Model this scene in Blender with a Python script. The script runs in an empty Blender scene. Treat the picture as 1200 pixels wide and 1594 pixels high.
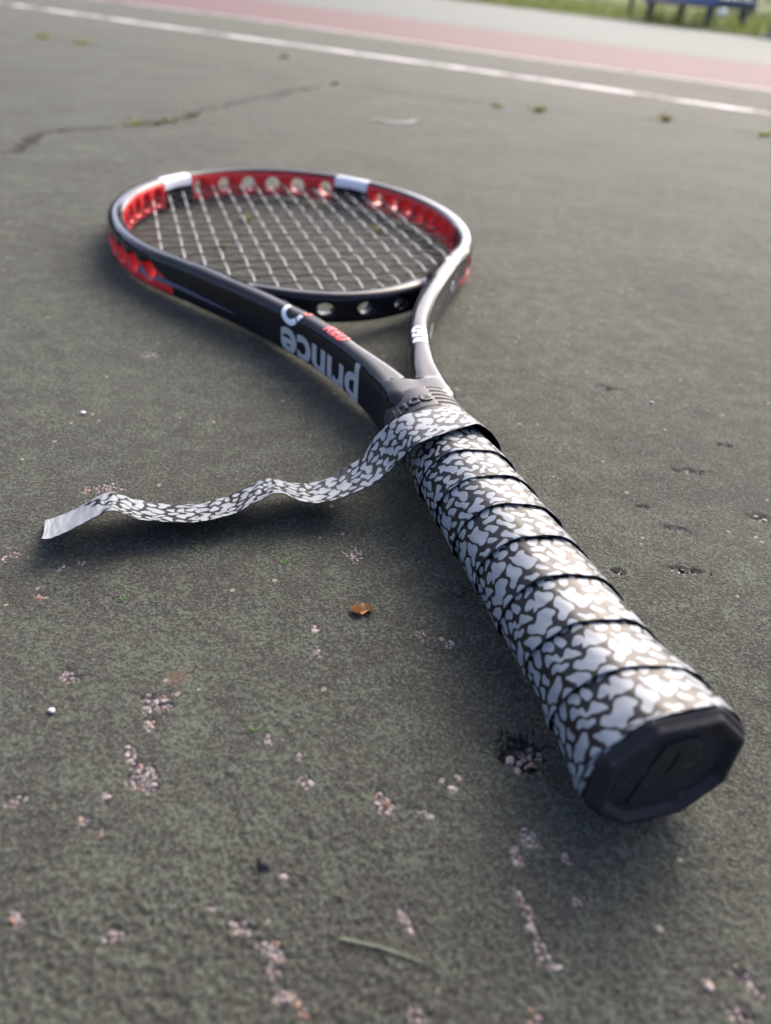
import bpy, bmesh, math, random
import numpy as np
from mathutils import Vector, Matrix
random.seed(7)
rng = np.random.default_rng(11)
scn = bpy.context.scene
COL = scn.collection
R = math.radians

# ------------------------------------------------------------------ camera
CAM = Vector((-0.111536, -0.092707, 0.175988))
YAW, PITCH, ROLL, FPX = 0.329499, 0.600873, 0.085673, 1197.9
fw = Vector((math.sin(YAW)*math.cos(PITCH), math.cos(YAW)*math.cos(PITCH), -math.sin(PITCH)))
rt = Vector((math.cos(YAW), -math.sin(YAW), 0)); up = rt.cross(fw)
cR, sR = math.cos(ROLL), math.sin(ROLL)
r2 = cR*rt + sR*up; u2 = -sR*rt + cR*up
cam_d = bpy.data.cameras.new('camera')
cam = bpy.data.objects.new('camera', cam_d); COL.objects.link(cam)
M = Matrix((r2, u2, -fw)).transposed().to_4x4(); M.translation = CAM
cam.matrix_world = M
cam_d.sensor_fit = 'HORIZONTAL'; cam_d.sensor_width = 27.0
cam_d.lens = FPX/1200*27.0
cam_d.clip_start = 0.005; cam_d.clip_end = 2000
cam_d.dof.use_dof = True
cam_d.dof.focus_distance = 0.280
cam_d.dof.aperture_fstop = cam_d.lens/3.2
scn.camera = cam

# ------------------------------------------------------------------ daylight
SUN_AZ, SUN_EL = 47.0, 40.0          # azimuth from +Y towards +X
w = bpy.data.worlds.new('World'); scn.world = w; w.use_nodes = True
nt = w.node_tree; bg = nt.nodes['Background']
sky = nt.nodes.new('ShaderNodeTexSky'); sky.sky_type = 'NISHITA'; sky.sun_disc = False
sky.sun_elevation = R(SUN_EL); sky.sun_rotation = R(SUN_AZ)
sky.air_density = .35; sky.dust_density = 3.0; sky.ozone_density = .0
nt.links.new(sky.outputs[0], bg.inputs[0]); bg.inputs[1].default_value = 0.15
sd = bpy.data.lights.new('sun', 'SUN'); sd.energy = .55; sd.angle = R(48); sd.color = (1.0, .85, .66)
so = bpy.data.objects.new('sun', sd); COL.objects.link(so)
S = Vector((math.sin(R(SUN_AZ))*math.cos(R(SUN_EL)), math.cos(R(SUN_AZ))*math.cos(R(SUN_EL)), math.sin(R(SUN_EL))))
so.rotation_euler = S.to_track_quat('Z', 'Y').to_euler()
vs = scn.view_settings
vs.view_transform = 'Standard'; vs.look = 'None'; vs.gamma = 1.0; vs.use_curve_mapping = False
vs.exposure = 2.2

# ------------------------------------------------------------------ helpers
def tag(o, label=None, cat=None, group=None, kind=None):
    if label: o['label'] = label
    if cat: o['category'] = cat
    if group: o['group'] = group
    if kind: o['kind'] = kind
    return o

def empty(name, loc=(0, 0, 0), rz=0.0):
    o = bpy.data.objects.new(name, None); COL.objects.link(o)
    o.location = loc; o.rotation_euler = (0, 0, rz); o.empty_display_size = .01
    return o

def link(name, me, mat=None, parent=None):
    if mat is not None:
        me.materials.clear(); me.materials.append(mat)
    o = bpy.data.objects.new(name, me); COL.objects.link(o)
    if parent is not None: o.parent = parent
    return o

def mesh_np(name, V, F, smooth=True):
    """V (n,3), F (m,4) or (m,3) int arrays"""
    V = np.asarray(V, np.float32); F = np.asarray(F, np.int32)
    me = bpy.data.meshes.new(name)
    me.vertices.add(len(V)); me.vertices.foreach_set('co', V.ravel())
    k = F.shape[1]
    me.loops.add(F.size); me.loops.foreach_set('vertex_index', F.ravel())
    me.polygons.add(len(F)); me.polygons.foreach_set('loop_start', np.arange(0, F.size, k, dtype=np.int32))
    me.update(calc_edges=True); me.validate()
    me.polygons.foreach_set('use_smooth', np.full(len(me.polygons), smooth))
    return me

def attr(me, name, vals):
    a = me.attributes.new(name, 'FLOAT', 'POINT'); a.data.foreach_set('value', np.asarray(vals, np.float32).ravel())

def grid_faces(n, m, wrap=False):
    """rows n, columns m; wrap closes the columns"""
    mm = m if wrap else m-1
    i, j = np.meshgrid(np.arange(n-1), np.arange(mm), indexing='ij')
    a = i*m + j; b = i*m + (j+1) % m
    return np.stack([a, b, b+m, a+m], -1).reshape(-1, 4)

def bm_mesh(name, bm, smooth=False):
    bmesh.ops.recalc_face_normals(bm, faces=bm.faces)
    me = bpy.data.meshes.new(name); bm.to_mesh(me); bm.free()
    if smooth: me.polygons.foreach_set('use_smooth', np.full(len(me.polygons), True))
    return me

def add_box(bm, lo, hi, rot=None, bev=0.0):
    g = bmesh.ops.create_cube(bm, size=1.0)
    vs_ = g['verts']
    for v in vs_:
        v.co = Vector([lo[k] + (v.co[k]+.5)*(hi[k]-lo[k]) for k in range(3)])
    if rot is not None:
        c = Vector([(lo[k]+hi[k])/2 for k in range(3)])
        bmesh.ops.rotate(bm, verts=vs_, cent=c, matrix=rot)
    if bev:
        es = list({e for v in vs_ for e in v.link_edges})
        bmesh.ops.bevel(bm, geom=es, offset=bev, segments=2, affect='EDGES', profile=.5)

def catmull(P, n):
    """resample control points with a centripetal-free Catmull-Rom, n samples per span"""
    P = np.asarray(P, float)
    A = np.vstack([2*P[:1]-P[1:2], P, 2*P[-1:]-P[-2:-1]])
    out = []
    for k in range(len(P)-1):
        p0, p1, p2, p3 = A[k:k+4]
        t = np.linspace(0, 1, n, endpoint=False)[:, None]
        out.append(.5*(2*p1 + (p2-p0)*t + (2*p0-5*p1+4*p2-p3)*t*t + (3*p1-p0-3*p2+p3)*t**3))
    out.append(P[-1:]); return np.vstack(out)

def smoothstep(a, b, x):
    t = np.clip((x-a)/(b-a), 0, 1); return t*t*(3-2*t)

GT = rng.normal(size=(4096, 2)); GT /= np.linalg.norm(GT, axis=1)[:, None]
def pnoise(x, y, seed=0):
    xi = np.floor(x).astype(np.int64); yi = np.floor(y).astype(np.int64)
    xf = x-xi; yf = y-yi
    def g(i, j):
        h = (i*73856093 ^ j*19349663 ^ (seed*83492791+12345)) & 0x7fffffff
        h = (h ^ (h >> 13))*1274126177 & 0x7fffffff
        return GT[(h ^ (h >> 16)) & 4095]
    def d(i, j):
        G = g(xi+i, yi+j); return G[..., 0]*(xf-i) + G[..., 1]*(yf-j)
    ux = xf*xf*xf*(xf*(xf*6-15)+10); uy = yf*yf*yf*(yf*(yf*6-15)+10)
    a = d(0, 0)*(1-ux)+d(1, 0)*ux; b = d(0, 1)*(1-ux)+d(1, 1)*ux
    return (a*(1-uy)+b*uy)*1.5

# ---- node helpers
class NT:
    def __init__(s, name):
        s.m = bpy.data.materials.new(name); s.m.use_nodes = True
        s.t = s.m.node_tree; s.b = s.t.nodes['Principled BSDF']
    def n(s, typ, **kw):
        nd = s.t.nodes.new(typ)
        for k, v in kw.items(): setattr(nd, k, v)
        return nd
    def l(s, a, b): s.t.links.new(a, b)
    def setv(s, sock, v):
        if hasattr(v, 'links'): s.l(v, sock)
        else: sock.default_value = v
    def math(s, op, a, b=0.0, clamp=False):
        nd = s.n('ShaderNodeMath', operation=op, use_clamp=clamp); s.setv(nd.inputs[0], a); s.setv(nd.inputs[1], b); return nd.outputs[0]
    def mix(s, f, a, b):
        nd = s.n('ShaderNodeMix', data_type='RGBA'); s.setv(nd.inputs[0], f)
        s.setv(nd.inputs[6], (*a, 1) if isinstance(a, tuple) and len(a) == 3 else a)
        s.setv(nd.inputs[7], (*b, 1) if isinstance(b, tuple) and len(b) == 3 else b); return nd.outputs[2]
    def ramp(s, x, a, b):
        nd = s.n('ShaderNodeMapRange', interpolation_type='SMOOTHSTEP'); s.setv(nd.inputs[0], x)
        nd.inputs[1].default_value = a; nd.inputs[2].default_value = b; return nd.outputs[0]
    def noise(s, scale, detail=2.0, rough=.5, vec=None, dist=0.0):
        nd = s.n('ShaderNodeTexNoise'); nd.inputs['Scale'].default_value = scale; nd.inputs['Detail'].default_value = detail
        nd.inputs['Roughness'].default_value = rough; nd.inputs['Distortion'].default_value = dist
        s.l(vec if vec is not None else s.pos(), nd.inputs['Vector']); return nd.outputs['Fac']
    def vor(s, scale, feature='F1', vec=None):
        nd = s.n('ShaderNodeTexVoronoi', feature=feature); nd.inputs['Scale'].default_value = scale
        s.l(vec if vec is not None else s.pos(), nd.inputs['Vector']); return nd
    def pos(s):
        if not hasattr(s, '_p'): s._p = s.n('ShaderNodeTexCoord').outputs['Object']
        return s._p
    def at(s, name):
        nd = s.n('ShaderNodeAttribute', attribute_name=name); return nd.outputs['Fac']
    def bump(s, h, strength=.3, dist=.001):
        nd = s.n('ShaderNodeBump'); nd.inputs['Strength'].default_value = strength; nd.inputs['Distance'].default_value = dist
        s.l(h, nd.inputs['Height']); s.l(nd.outputs[0], s.b.inputs['Normal'])
    def set(s, **kw):
        nm = {'col': 'Base Color', 'rough': 'Roughness', 'spec': 'Specular IOR Level', 'metal': 'Metallic', 'coat': 'Coat Weight',
              'coat_rough': 'Coat Roughness', 'sheen': 'Sheen Weight', 'sheen_rough': 'Sheen Roughness', 'sss': 'Subsurface Weight', 'trans': 'Transmission Weight'}
        for k, v in kw.items():
            i = s.b.inputs[nm[k]]
            if isinstance(v, tuple) and len(v) == 3: v = (*v, 1)
            s.setv(i, v)
        return s.m

def simple(name, col, rough=.5, spec=.5, var=.25, scale=60, bump=0.0, bscale=400, **kw):
    k = NT(name); n_ = k.noise(scale, 4, .6)
    lo = tuple(c*(1-var) for c in col); hi = tuple(min(1, c*(1+var)) for c in col)
    k.set(col=k.mix(n_, lo, hi), rough=rough, spec=spec, **kw)
    if bump: k.bump(k.noise(bscale, 3, .6), bump, .0004)
    return k.m

# ------------------------------------------------------------------ baked places on the ground (mm)
DATA = {'tail': [[[-157.2, 166.0, 1.0], [-155.4, 143.0, 9.2]], [[-154.6, 167.5, 1.1], [-152.7, 144.2, 8.5]], [[-150.5, 168.6, 1.6], [-148.3, 145.4, 9.0]], [[-144.1, 170.2, 3.6], [-142.7, 146.9, 11.1]], [[-138.4, 170.6, 6.5], [-137.7, 147.2, 13.6]], [[-135.4, 170.7, 7.6], [-134.3, 147.4, 15.0]], [[-132.3, 170.5, 8.0], [-131.4, 147.2, 15.6]], [[-129.0, 170.7, 6.6], [-129.0, 147.4, 14.3]], [[-125.6, 169.8, 5.0], [-126.3, 146.6, 12.6]], [[-119.9, 169.5, 3.0], [-119.9, 146.3, 10.6]], [[-112.3, 168.4, 1.6], [-112.9, 145.3, 9.5]], [[-103.0, 167.7, 1.0], [-103.9, 144.5, 8.9]], [[-96.7, 168.7, 1.1], [-97.8, 145.4, 8.5]], [[-91.1, 169.3, 1.6], [-92.6, 145.9, 8.8]], [[-86.6, 170.3, 2.6], [-88.0, 146.9, 9.5]], [[-80.6, 172.0, 4.6], [-82.9, 148.6, 11.5]], [[-75.5, 173.1, 6.4], [-78.1, 149.6, 12.6]], [[-71.9, 172.5, 7.0], [-74.3, 149.4, 14.5]], [[-68.6, 171.8, 6.5], [-70.9, 148.9, 15.0]], [[-62.9, 171.1, 4.8], [-66.7, 148.2, 12.8]], [[-59.2, 170.9, 4.2], [-63.7, 147.8, 11.1]], [[-54.2, 170.5, 4.2], [-58.1, 147.1, 10.3]], [[-46.8, 169.9, 6.0], [-50.5, 146.3, 11.3]], [[-39.0, 172.1, 9.5], [-42.3, 148.0, 12.8]], [[-33.4, 171.4, 14.0], [-35.7, 147.2, 16.3]], [[-29.2, 173.8, 19.0], [-30.1, 149.3, 18.8]], [[-26.0, 174.3, 23.0], [-26.4, 149.8, 22.8]], [[-21.5, 172.4, 29.0], [-22.5, 147.9, 28.7]], [[-13.8, 171.5, 33.0], [-16.6, 147.1, 34.0]]], 'pits': [[-145.5, 85.1, 2.68, 3.7, 6], [-120.9, 68.9, 4.1, 4.4, 12], [-123.3, 62.2, 1.81, 2.8, 4], [-128.7, 52.6, 1.74, 3.45, 8], [-125.7, 44.6, 4.06, 4.9, 20], [-135.6, 40.3, 1.31, 1.95, 3], [-156.9, 44.4, 2.27, 1.96, 4], [-140.1, 35.0, 1.28, 1.85, 2], [-136.4, 30.6, 1.11, 1.45, 2], [-153.7, 13.9, 2.0, 2.71, 6], [-132.6, 3.5, 3.1, 2.0, 5], [-111.7, 4.9, 1.32, 1.15, 2], [-105.8, -1.0, 2.59, 2.02, 5], [-99.9, -8.5, 2.39, 4.87, 13], [-99.4, -17.5, 2.43, 2.49, 8], [-96.0, -21.1, 1.33, 1.93, 4], [-66.0, 22.0, 3.02, 4.62, 12], [-69.2, -8.6, 2.06, 3.24, 8], [-73.0, -28.3, 2.67, 2.67, 8], [-55.8, 16.2, 1.66, 1.52, 2], [-43.4, 25.4, 1.58, 1.64, 2], [-84.6, 33.0, 2.73, 2.4, 4], [-70.1, 89.9, 1.9, 2.09, 3], [-36.4, 80.4, 2.13, 3.07, 3], [-46.4, 127.3, 3.85, 5.52, 4], [-71.5, 80.3, 1.23, 3.98, 3], [-32.2, 4.0, 2.95, 3.27, 12], [-37.5, -0.1, 1.6, 3.47, 9], [-41.3, -8.7, 0.92, 1.59, 3], [-40.9, -12.9, 1.36, 3.13, 6], [-41.4, -17.1, 1.04, 1.48, 3], [-41.7, -22.2, 1.45, 3.71, 7], [-40.4, -26.1, 1.42, 1.39, 2], [-25.9, -4.3, 1.28, 2.1, 2], [-28.1, -14.2, 1.83, 1.3, 3], [0.9, -39.6, 2.28, 3.49, 7], [-8.3, -38.3, 1.41, 1.68, 3], [-5.9, -45.2, 3.58, 1.64, 5], [-48.8, -34.8, 2.16, 1.7, 5], [-23.2, 28.9, 6.19, 6.76, 11], [74.2, 92.0, 7.34, 5.08, 3], [48.5, 97.0, 2.91, 4.1, 2], [121.5, 157.7, 7.16, 5.01, 2], [87.6, 117.5, 5.82, 3.92, 1], [130.0, 118.7, 6.04, 4.87, 2], [-16.6, 98.0, 2.28, 2.83, 1], [-155.7, 124.3, 2.15, 2.7, 2], [-150.4, 138.9, 2.25, 2.25, 1], [-144.1, 140.7, 1.82, 1.9, 2], [-168.0, 149.8, 3.2, 2.31, 2], [-135.8, 188.2, 5.74, 4.9, 2], [127.1, 246.3, 7.86, 6.2, 1], [-91.5, 48.6, 1.26, 1.78, 1], [-28.5, 74.1, 1.68, 1.8, 2], [-46.6, 22.0, 1.38, 1.6, 2], [-94.8, 8.7, 1.22, 1.27, 1], [-143.2, 188.1, 2.59, 2.9, 1], [-114.9, 322.6, 4.94, 4.4, 1], [155.8, 177.8, 4.46, 2.89, 0], [82.4, 136.1, 2.75, 2.65, 0], [35.1, 142.1, 2.69, 2.5, 0], [-84.7, 41.4, 1.41, 1.68, 2], [-31.7, 179.1, 5.56, 2.58, 0]], 'crack1': [[-276.7, 821.0], [-246.6, 870.7], [-234.0, 882.9], [-228.5, 924.5], [-224.7, 961.1], [-217.5, 996.4], [-189.6, 1014.8], [-152.7, 1030.8], [-129.6, 1059.2], [-104.0, 1069.2], [-80.3, 1094.4], [-58.2, 1115.0], [-39.3, 1141.1], [-22.1, 1191.7], [34.6, 1283.5], [79.3, 1353.5], [125.1, 1405.9], [239.7, 1575.8]], 'crack2': [[-410.7, 2437.6], [-311.8, 2348.5], [-201.5, 2237.1], [-71.9, 1991.3], [67.9, 1821.7], [151.7, 1740.7], [243.5, 1657.8], [315.5, 1622.9], [380.4, 1567.0], [481.6, 1471.4], [551.9, 1415.3], [632.6, 1387.8], [750.8, 1353.6], [864.1, 1310.5], [973.6, 1171.9], [1025.2, 1117.3]], 'tufts': [['c1a', -104.0, 1069.2, 10.1], ['c1b', -58.3, 1099.0, 9.58], ['c1c', -78.4, 1079.3, 8.54], ['c1d', -24.4, 1161.6, 10.12], ['c2a', -300.7, 2316.7, 14.5], ['c2b', -203.9, 2217.1, 14.11], ['c2c', 278.0, 2158.9, 14.73], ['c2d', 291.6, 1634.5, 9.09], ['c2e', 547.7, 1390.0, 11.96], ['c2f', 619.8, 1361.1, 14.32], ['c2g', 850.4, 1300.2, 15.66], ['c2h', 961.9, 1157.2, 13.64], ['s1', -64.4, 664.3, 5.87], ['s2', -23.8, 597.7, 5.52], ['s3', -54.4, 515.7, 4.92], ['s4', 44.3, 635.9, 5.92], ['s5', 81.8, 558.2, 6.6], ['s6', -43.1, 486.2, 3.33]], 'sprigs': [['a', -75.1, 126.5], ['b', -129.8, 116.7], ['c', -103.7, 139.4], ['d', -95.7, 52.3]], 'leaf': [-53.0, 95.1], 'stalk': [[-84.9, -9.2], [-76.3, -13.0], [-68.4, -18.6]], 'stones': [[-16.4, 97.9], [-99.1, 12.4], [-146.8, 255.7], [-149.7, 71.9], [143.3, 225.0]], 'white': [[-560.0, 3864.0], [296.5, 2733.4], [859.8, 2017.3], [1223.7, 1463.7]]}

# ------------------------------------------------------------------ the court surface
PITS = np.array(DATA['pits'], float)
PITS[:, :4] /= 1000
PITS[:, 2] *= np.where(PITS[:, 0] > .04, .95, .95); PITS[:, 3] *= np.where(PITS[:, 0] > .04, .42, .95)
def poly_dist(x, y, P):
    P = np.asarray(P, float)/1000; best = np.full(x.shape, 1e9)
    for (ax, ay), (bx, by) in zip(P[:-1], P[1:]):
        dx, dy = bx-ax, by-ay; t = np.clip(((x-ax)*dx+(y-ay)*dy)/(dx*dx+dy*dy), 0, 1)
        best = np.minimum(best, np.hypot(x-ax-t*dx, y-ay-t*dy))
    return best

def court_height(x, y, r):
    fade = lambda lam: smoothstep(2.2, 4.5, lam/(r*.0036+1e-6))
    h = .0009*pnoise(x/.055, y/.055, 1) + .0004*pnoise(x/.017, y/.017, 2)*fade(.017)
    h += .00020*pnoise(x/.0064, y/.0064, 3)*fade(.0064)
    h += .00036*pnoise(x/.0032, y/.0030, 4)*fade(.0030)
    h += .00042*pnoise(x/.0016, y/.0016, 5)*fade(.0016)
    return h - .0009

def make_court():
    th0, th1 = YAW-R(66), YAW+R(66)
    th = np.concatenate([np.linspace(th0, th1, 860), np.linspace(th1, th0+2*math.pi, 60)[1:-1]])
    rr = [.004, .02, .035, .05]; r = .062
    while r < 3.2: rr.append(r); r *= 1.0041
    while r < 400: rr.append(r); r *= 1.12
    rr = np.array(rr); n, m = len(rr), len(th)
    T, Rr = np.meshgrid(th, rr); rv = Rr.ravel()
    x = (CAM.x + Rr*np.sin(T)).ravel(); y = (CAM.y + Rr*np.cos(T)).ravel()
    z = court_height(x, y, rv)*(1-smoothstep(1.15, 1.6, rv)) - .0002*smoothstep(1.15, 1.6, rv)
    pit = np.zeros_like(x); hole = np.zeros_like(x)
    wob = .55*pnoise(x/.0035, y/.0035, 21) + .38*pnoise(x/.0014, y/.0014, 22)
    for px, py, rx, ry, _ in PITS:
        sel = np.where((np.abs(x-px) < 2.2*rx+.004) & (np.abs(y-py) < 2.2*ry+.004))[0]
        a_ = -.42 if px > .04 else 0.0; ux, uy = x[sel]-px, y[sel]-py; ux, uy = ux*math.cos(a_)+uy*math.sin(a_), uy*math.cos(a_)-ux*math.sin(a_)
        d = np.sqrt((ux/rx)**2 + (uy/ry)**2) + wob[sel]*1.25
        v = 1-smoothstep(.75, 1.12, d)
        z[sel] -= v*min(.0006, .25*rx)*(3.2 if (abs(px+.0232) < .001) else (2.2 if px > .04 else 1))
        pit[sel] = np.maximum(pit[sel], v)
        if abs(px+.0232) < .001 or px > .04: hole[sel] = np.maximum(hole[sel], v*smoothstep(-.3, .25, pnoise(x[sel]/.004, y[sel]/.004, 41)+(.25 if px < 0 else -.3)))
    cr = np.zeros_like(x)
    for key, wd, dep in (('crack1', .0048, .004), ('crack2', .012, .0012)):
        sel = np.where((rv > .5) & (rv < 5))[0]
        xx = x[sel]+.012*pnoise(x[sel]/.05, y[sel]/.05, 31)+.005*pnoise(x[sel]/.014, y[sel]/.014, 36); yy = y[sel]+.014*pnoise(x[sel]/.05, y[sel]/.05, 32)+.010*pnoise(x[sel]/.02, y[sel]/.02, 37)
        d = poly_dist(xx, yy, DATA[key])/(wd*(1+.9*pnoise(x[sel]/.08, y[sel]/.08, 33)))
        brk = smoothstep(-.25, .25, pnoise(x[sel]/.16, y[sel]/.16, 34)+.6*pnoise(x[sel]/.04, y[sel]/.04, 35)+(.85 if key == 'crack1' else .16))
        v = (1-smoothstep(.4, 1.25, d))*brk; z[sel] -= dep*v; cr[sel] = np.maximum(cr[sel], v*(1.0 if key == 'crack1' else .42))
    me = mesh_np('tennis_court', np.stack([x, y, z], -1), grid_faces(n, m, True)[:, ::-1])
    attr(me, 'hole', hole); attr(me, 'pit', pit); attr(me, 'crack', cr)
    return me

k = NT('court_paint')
p = k.pos()
fine = k.noise(760, 6, .68)
mid = k.noise(75, 4, .6)
big = k.noise(9, 3, .55)
huge = k.noise(1.3, 3, .5)
dark = k.mix(big, (.038, .036, .029), (.060, .057, .046))
green = k.mix(mid, (.086, .105, .076), (.126, .146, .110))
fl = k.math('ADD', fine, k.math('MULTIPLY', k.math('SUBTRACT', mid, .5), .22))
fl = k.math('ADD', fl, k.math('MULTIPLY', k.math('SUBTRACT', big, .5), .14))
c = k.mix(k.ramp(fl, .47, .60), dark, green)
grey = k.noise(260, 4, .65, dist=.4)
c = k.mix(k.math('MULTIPLY', k.ramp(grey, .56, .72), .55), c, (.105, .104, .092))
c = k.mix(k.math('MULTIPLY', k.ramp(huge, .42, .68), .35), c, (.085, .080, .068))
gr2 = k.noise(1250, 4, .7)
c = k.mix(k.math('MULTIPLY', k.ramp(gr2, .56, .66), .75), c, (.175, .178, .150))
c = k.mix(k.math('MULTIPLY', k.math('SUBTRACT', 1.0, k.ramp(gr2, .36, .45)), .85), c, (.012, .012, .011))
# pale grains of sand showing through the worn paint
vo = k.vor(330); cell = k.n('ShaderNodeSeparateColor'); k.l(vo.outputs['Color'], cell.inputs[0])
grain = k.math('MULTIPLY', k.math('GREATER_THAN', cell.outputs[0], .986), k.math('LESS_THAN', vo.outputs['Distance'], .30))
c = k.mix(grain, c, (.30, .27, .22))
# rust-coloured stain
geo = k.n('ShaderNodeVectorMath', operation='DISTANCE'); k.l(p, geo.inputs[0]); geo.inputs[1].default_value = (-0.1149, 0.07840000000000001, 0)
st = k.math('MULTIPLY', k.math('SUBTRACT', 1.0, k.ramp(k.math('ADD', geo.outputs['Value'], k.math('MULTIPLY', k.math('SUBTRACT', fine, .5), .010)), .0005, .0052)), .55)
c = k.mix(st, c, (.16, .085, .055))
# worn-through places: bitumen with small aggregate
vo2 = k.vor(900); sep = k.n('ShaderNodeSeparateColor'); k.l(vo2.outputs['Color'], sep.inputs[0])
agg = k.mix(sep.outputs[1], (.15, .125, .125), (.46, .40, .38))
agg = k.mix(k.ramp(vo2.outputs['Distance'], .30, .62), agg, (.060, .052, .052))
pitm = k.at('pit')
c = k.mix(k.ramp(pitm, .35, .7), c, agg)
c = k.mix(k.ramp(k.at('hole'), .2, .8), c, (.014, .013, .013))
c = k.mix(k.math('MULTIPLY', k.at('crack'), .95), c, (.018, .016, .014))
k.set(col=c, rough=k.math('ADD', .70, k.math('MULTIPLY', fine, .25)), spec=.16, sheen=.05, sheen_rough=.5)
k.bump(k.math('ADD', k.math('MULTIPLY', gr2, 1.3), k.math('MULTIPLY', fine, 1.6)), 1.0, .0011)
MAT_COURT = k.m
court = link('tennis_court', make_court(), MAT_COURT); tag(court, kind='structure')

def court_z(x, y):
    x = np.atleast_1d(np.asarray(x, float)); y = np.atleast_1d(np.asarray(y, float))
    return court_height(x, y, np.hypot(x-CAM.x, y-CAM.y))

# ---- painted markings, worn
def worn_paint(name, col, wear, scale):
    k = NT(name); a = k.noise(scale, 6, .65); b = k.noise(scale*9, 4, .6)
    f = k.ramp(k.math('ADD', a, k.math('MULTIPLY', k.math('SUBTRACT', b, .5), .5)), wear-.08, wear+.08)
    lo = tuple(v*.60 for v in col)
    base = k.mix(k.noise(scale*2.3, 5, .6), lo, col)
    k.set(col=k.mix(f, (.060, .064, .056), base), rough=.85, spec=.22)
    k.bump(b, .3, .001); return k.m

def strip(name, A, B, mat, z):
    """sheet between two polylines with the same number of points"""
    A = np.asarray(A, float); B = np.asarray(B, float)
    V = np.vstack([np.c_[A, np.full(len(A), z)], np.c_[B, np.full(len(B), z)]]); n = len(A)
    F = np.array([[i, i+1, n+i+1, n+i] for i in range(n-1)])
    me = mesh_np(name, V, F, False); o = link(name, me, mat); tag(o, kind='structure'); return o

def offset(P, d):
    P = np.asarray(P, float); T = np.gradient(P, axis=0); T /= np.linalg.norm(T, axis=1)[:, None]
    return P + d*np.c_[-T[:, 1], T[:, 0]]

def extend(P, a, b):
    P = np.asarray(P, float); u = P[0]-P[1]; u /= np.linalg.norm(u); v = P[-1]-P[-2]; v /= np.linalg.norm(v)
    return np.vstack([P[0]+u*a, P, P[-1]+v*b])

white = extend(np.array(DATA['white'])/1000, 12, 14)
redN = extend(np.array([[-.1817, 4.870], [.50, 3.90], [1.23, 2.62], [1.67, 1.98]]), 14, 12)
redF = extend(np.array([[.8985, 6.86], [1.52, 5.53], [2.10, 4.03], [2.519, 3.064]]), 20, 12)
M_WHITE = worn_paint('worn_white_paint', (.74, .72, .70), .465, 7)
M_PALE = worn_paint('faded_white_paint', (.50, .49, .46), .40, 5)
M_RED = worn_paint('faded_red_paint', (.138, .080, .084), .36, 6)
M_MINT = worn_paint('faded_green_paint', (.120, .140, .126), .27, 3)
strip('white_line', offset(white, .026), offset(white, -.026), M_WHITE, .0008)
strip('red_court_band', redN, redF, M_RED, .0005)
strip('pale_line', offset(redN, .012), offset(redN, -.035), M_PALE, .0012)
EDGE = np.array([[4.9, -8], [5.15, 2.0], [5.45, 6.64], [5.58, 8.5], [5.69, 10.8], [5.75, 13], [6.1, 22], [7, 60], [9, 200]])
RF = np.array([[30.0-.0, -40.0]]) if False else redF
inner = np.array([[4.2, -8], [3.5, 1.0], [2.519, 3.064], [2.10, 4.03], [1.52, 5.53], [.8985, 6.86], [-6, 20], [-26, 60], [-90, 200]])
inner = np.array([np.interp(np.linspace(0, 8, 9), np.arange(9), inner[:, 0]), np.interp(np.linspace(0, 8, 9), np.arange(9), inner[:, 1])]).T
strip('pale_green_apron', inner, EDGE, M_MINT, .0012)

# ---- grass verge beyond the court
k = NT('verge_soil'); a = k.noise(3, 5, .6)
k.set(col=k.mix(a, (.060, .085, .022), (.115, .135, .045)), rough=.9, spec=.2); k.bump(k.noise(30, 4, .6), .6, .03)
def verge_z(dx): return .012 + np.interp(dx, [0, .8, 4, 20, 80, 200], [0, .01, .10, .9, 2.0, 3.0])
dxs = np.array([0, .4, .8, 1.5, 2.5, 4, 7, 12, 20, 40, 80, 200.])
Vg = np.vstack([np.c_[EDGE+[d_, 0], np.full(len(EDGE), verge_z(d_))] for d_ in dxs])
tag(link('grass_verge', mesh_np('grass_verge', Vg, grid_faces(len(dxs), len(EDGE))[:, ::-1]), k.m), kind='structure')
k = NT('grass_blade'); a = k.noise(1.2, 4, .6)
c = k.mix(a, (.085, .120, .024), (.150, .170, .050)); k.set(col=c, rough=.6, spec=.3)
def thin(k, c, f):
    """thin leaves let part of the light through"""
    tr = k.n('ShaderNodeBsdfTranslucent'); k.setv(tr.inputs[0], c); mx_ = k.n('ShaderNodeMixShader'); mx_.inputs[0].default_value = f
    k.l(k.b.outputs[0], mx_.inputs[1]); k.l(tr.outputs[0], mx_.inputs[2]); k.l(mx_.outputs[0], k.t.nodes['Material Output'].inputs[0])
thin(k, c, .5)
M_GRASS = k.m
def blades(n, px, py, h0, h1, wd, lean=.5):
    V = []; F = []
    for i in range(n):
        x, y = px(), py(); hh = random.uniform(h0, h1); a = random.uniform(0, 6.283); b = random.uniform(0, 6.283)
        l = random.uniform(.1, lean)*hh; wx, wy = math.cos(a)*wd, math.sin(a)*wd; lx, ly = math.cos(b)*l, math.sin(b)*l
        q = len(V)
        V += [(x-wx, y-wy, .0), (x+wx, y+wy, 0), (x+wx*.7+lx*.4, y+wy*.7+ly*.4, hh*.6), (x-wx*.7+lx*.4, y-wy*.7+ly*.4, hh*.6), (x+lx, y+ly, hh)]
        F += [(q, q+1, q+2, q+3), (q+3, q+2, q+4, q+4)]
    return V, F
bmg = bmesh.new()
def edge_x(y): return float(np.interp(y, EDGE[:, 1], EDGE[:, 0]))
ys = []
def _y():
    ys.append(5.0+22*random.random()**1.6); return ys[-1]
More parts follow.
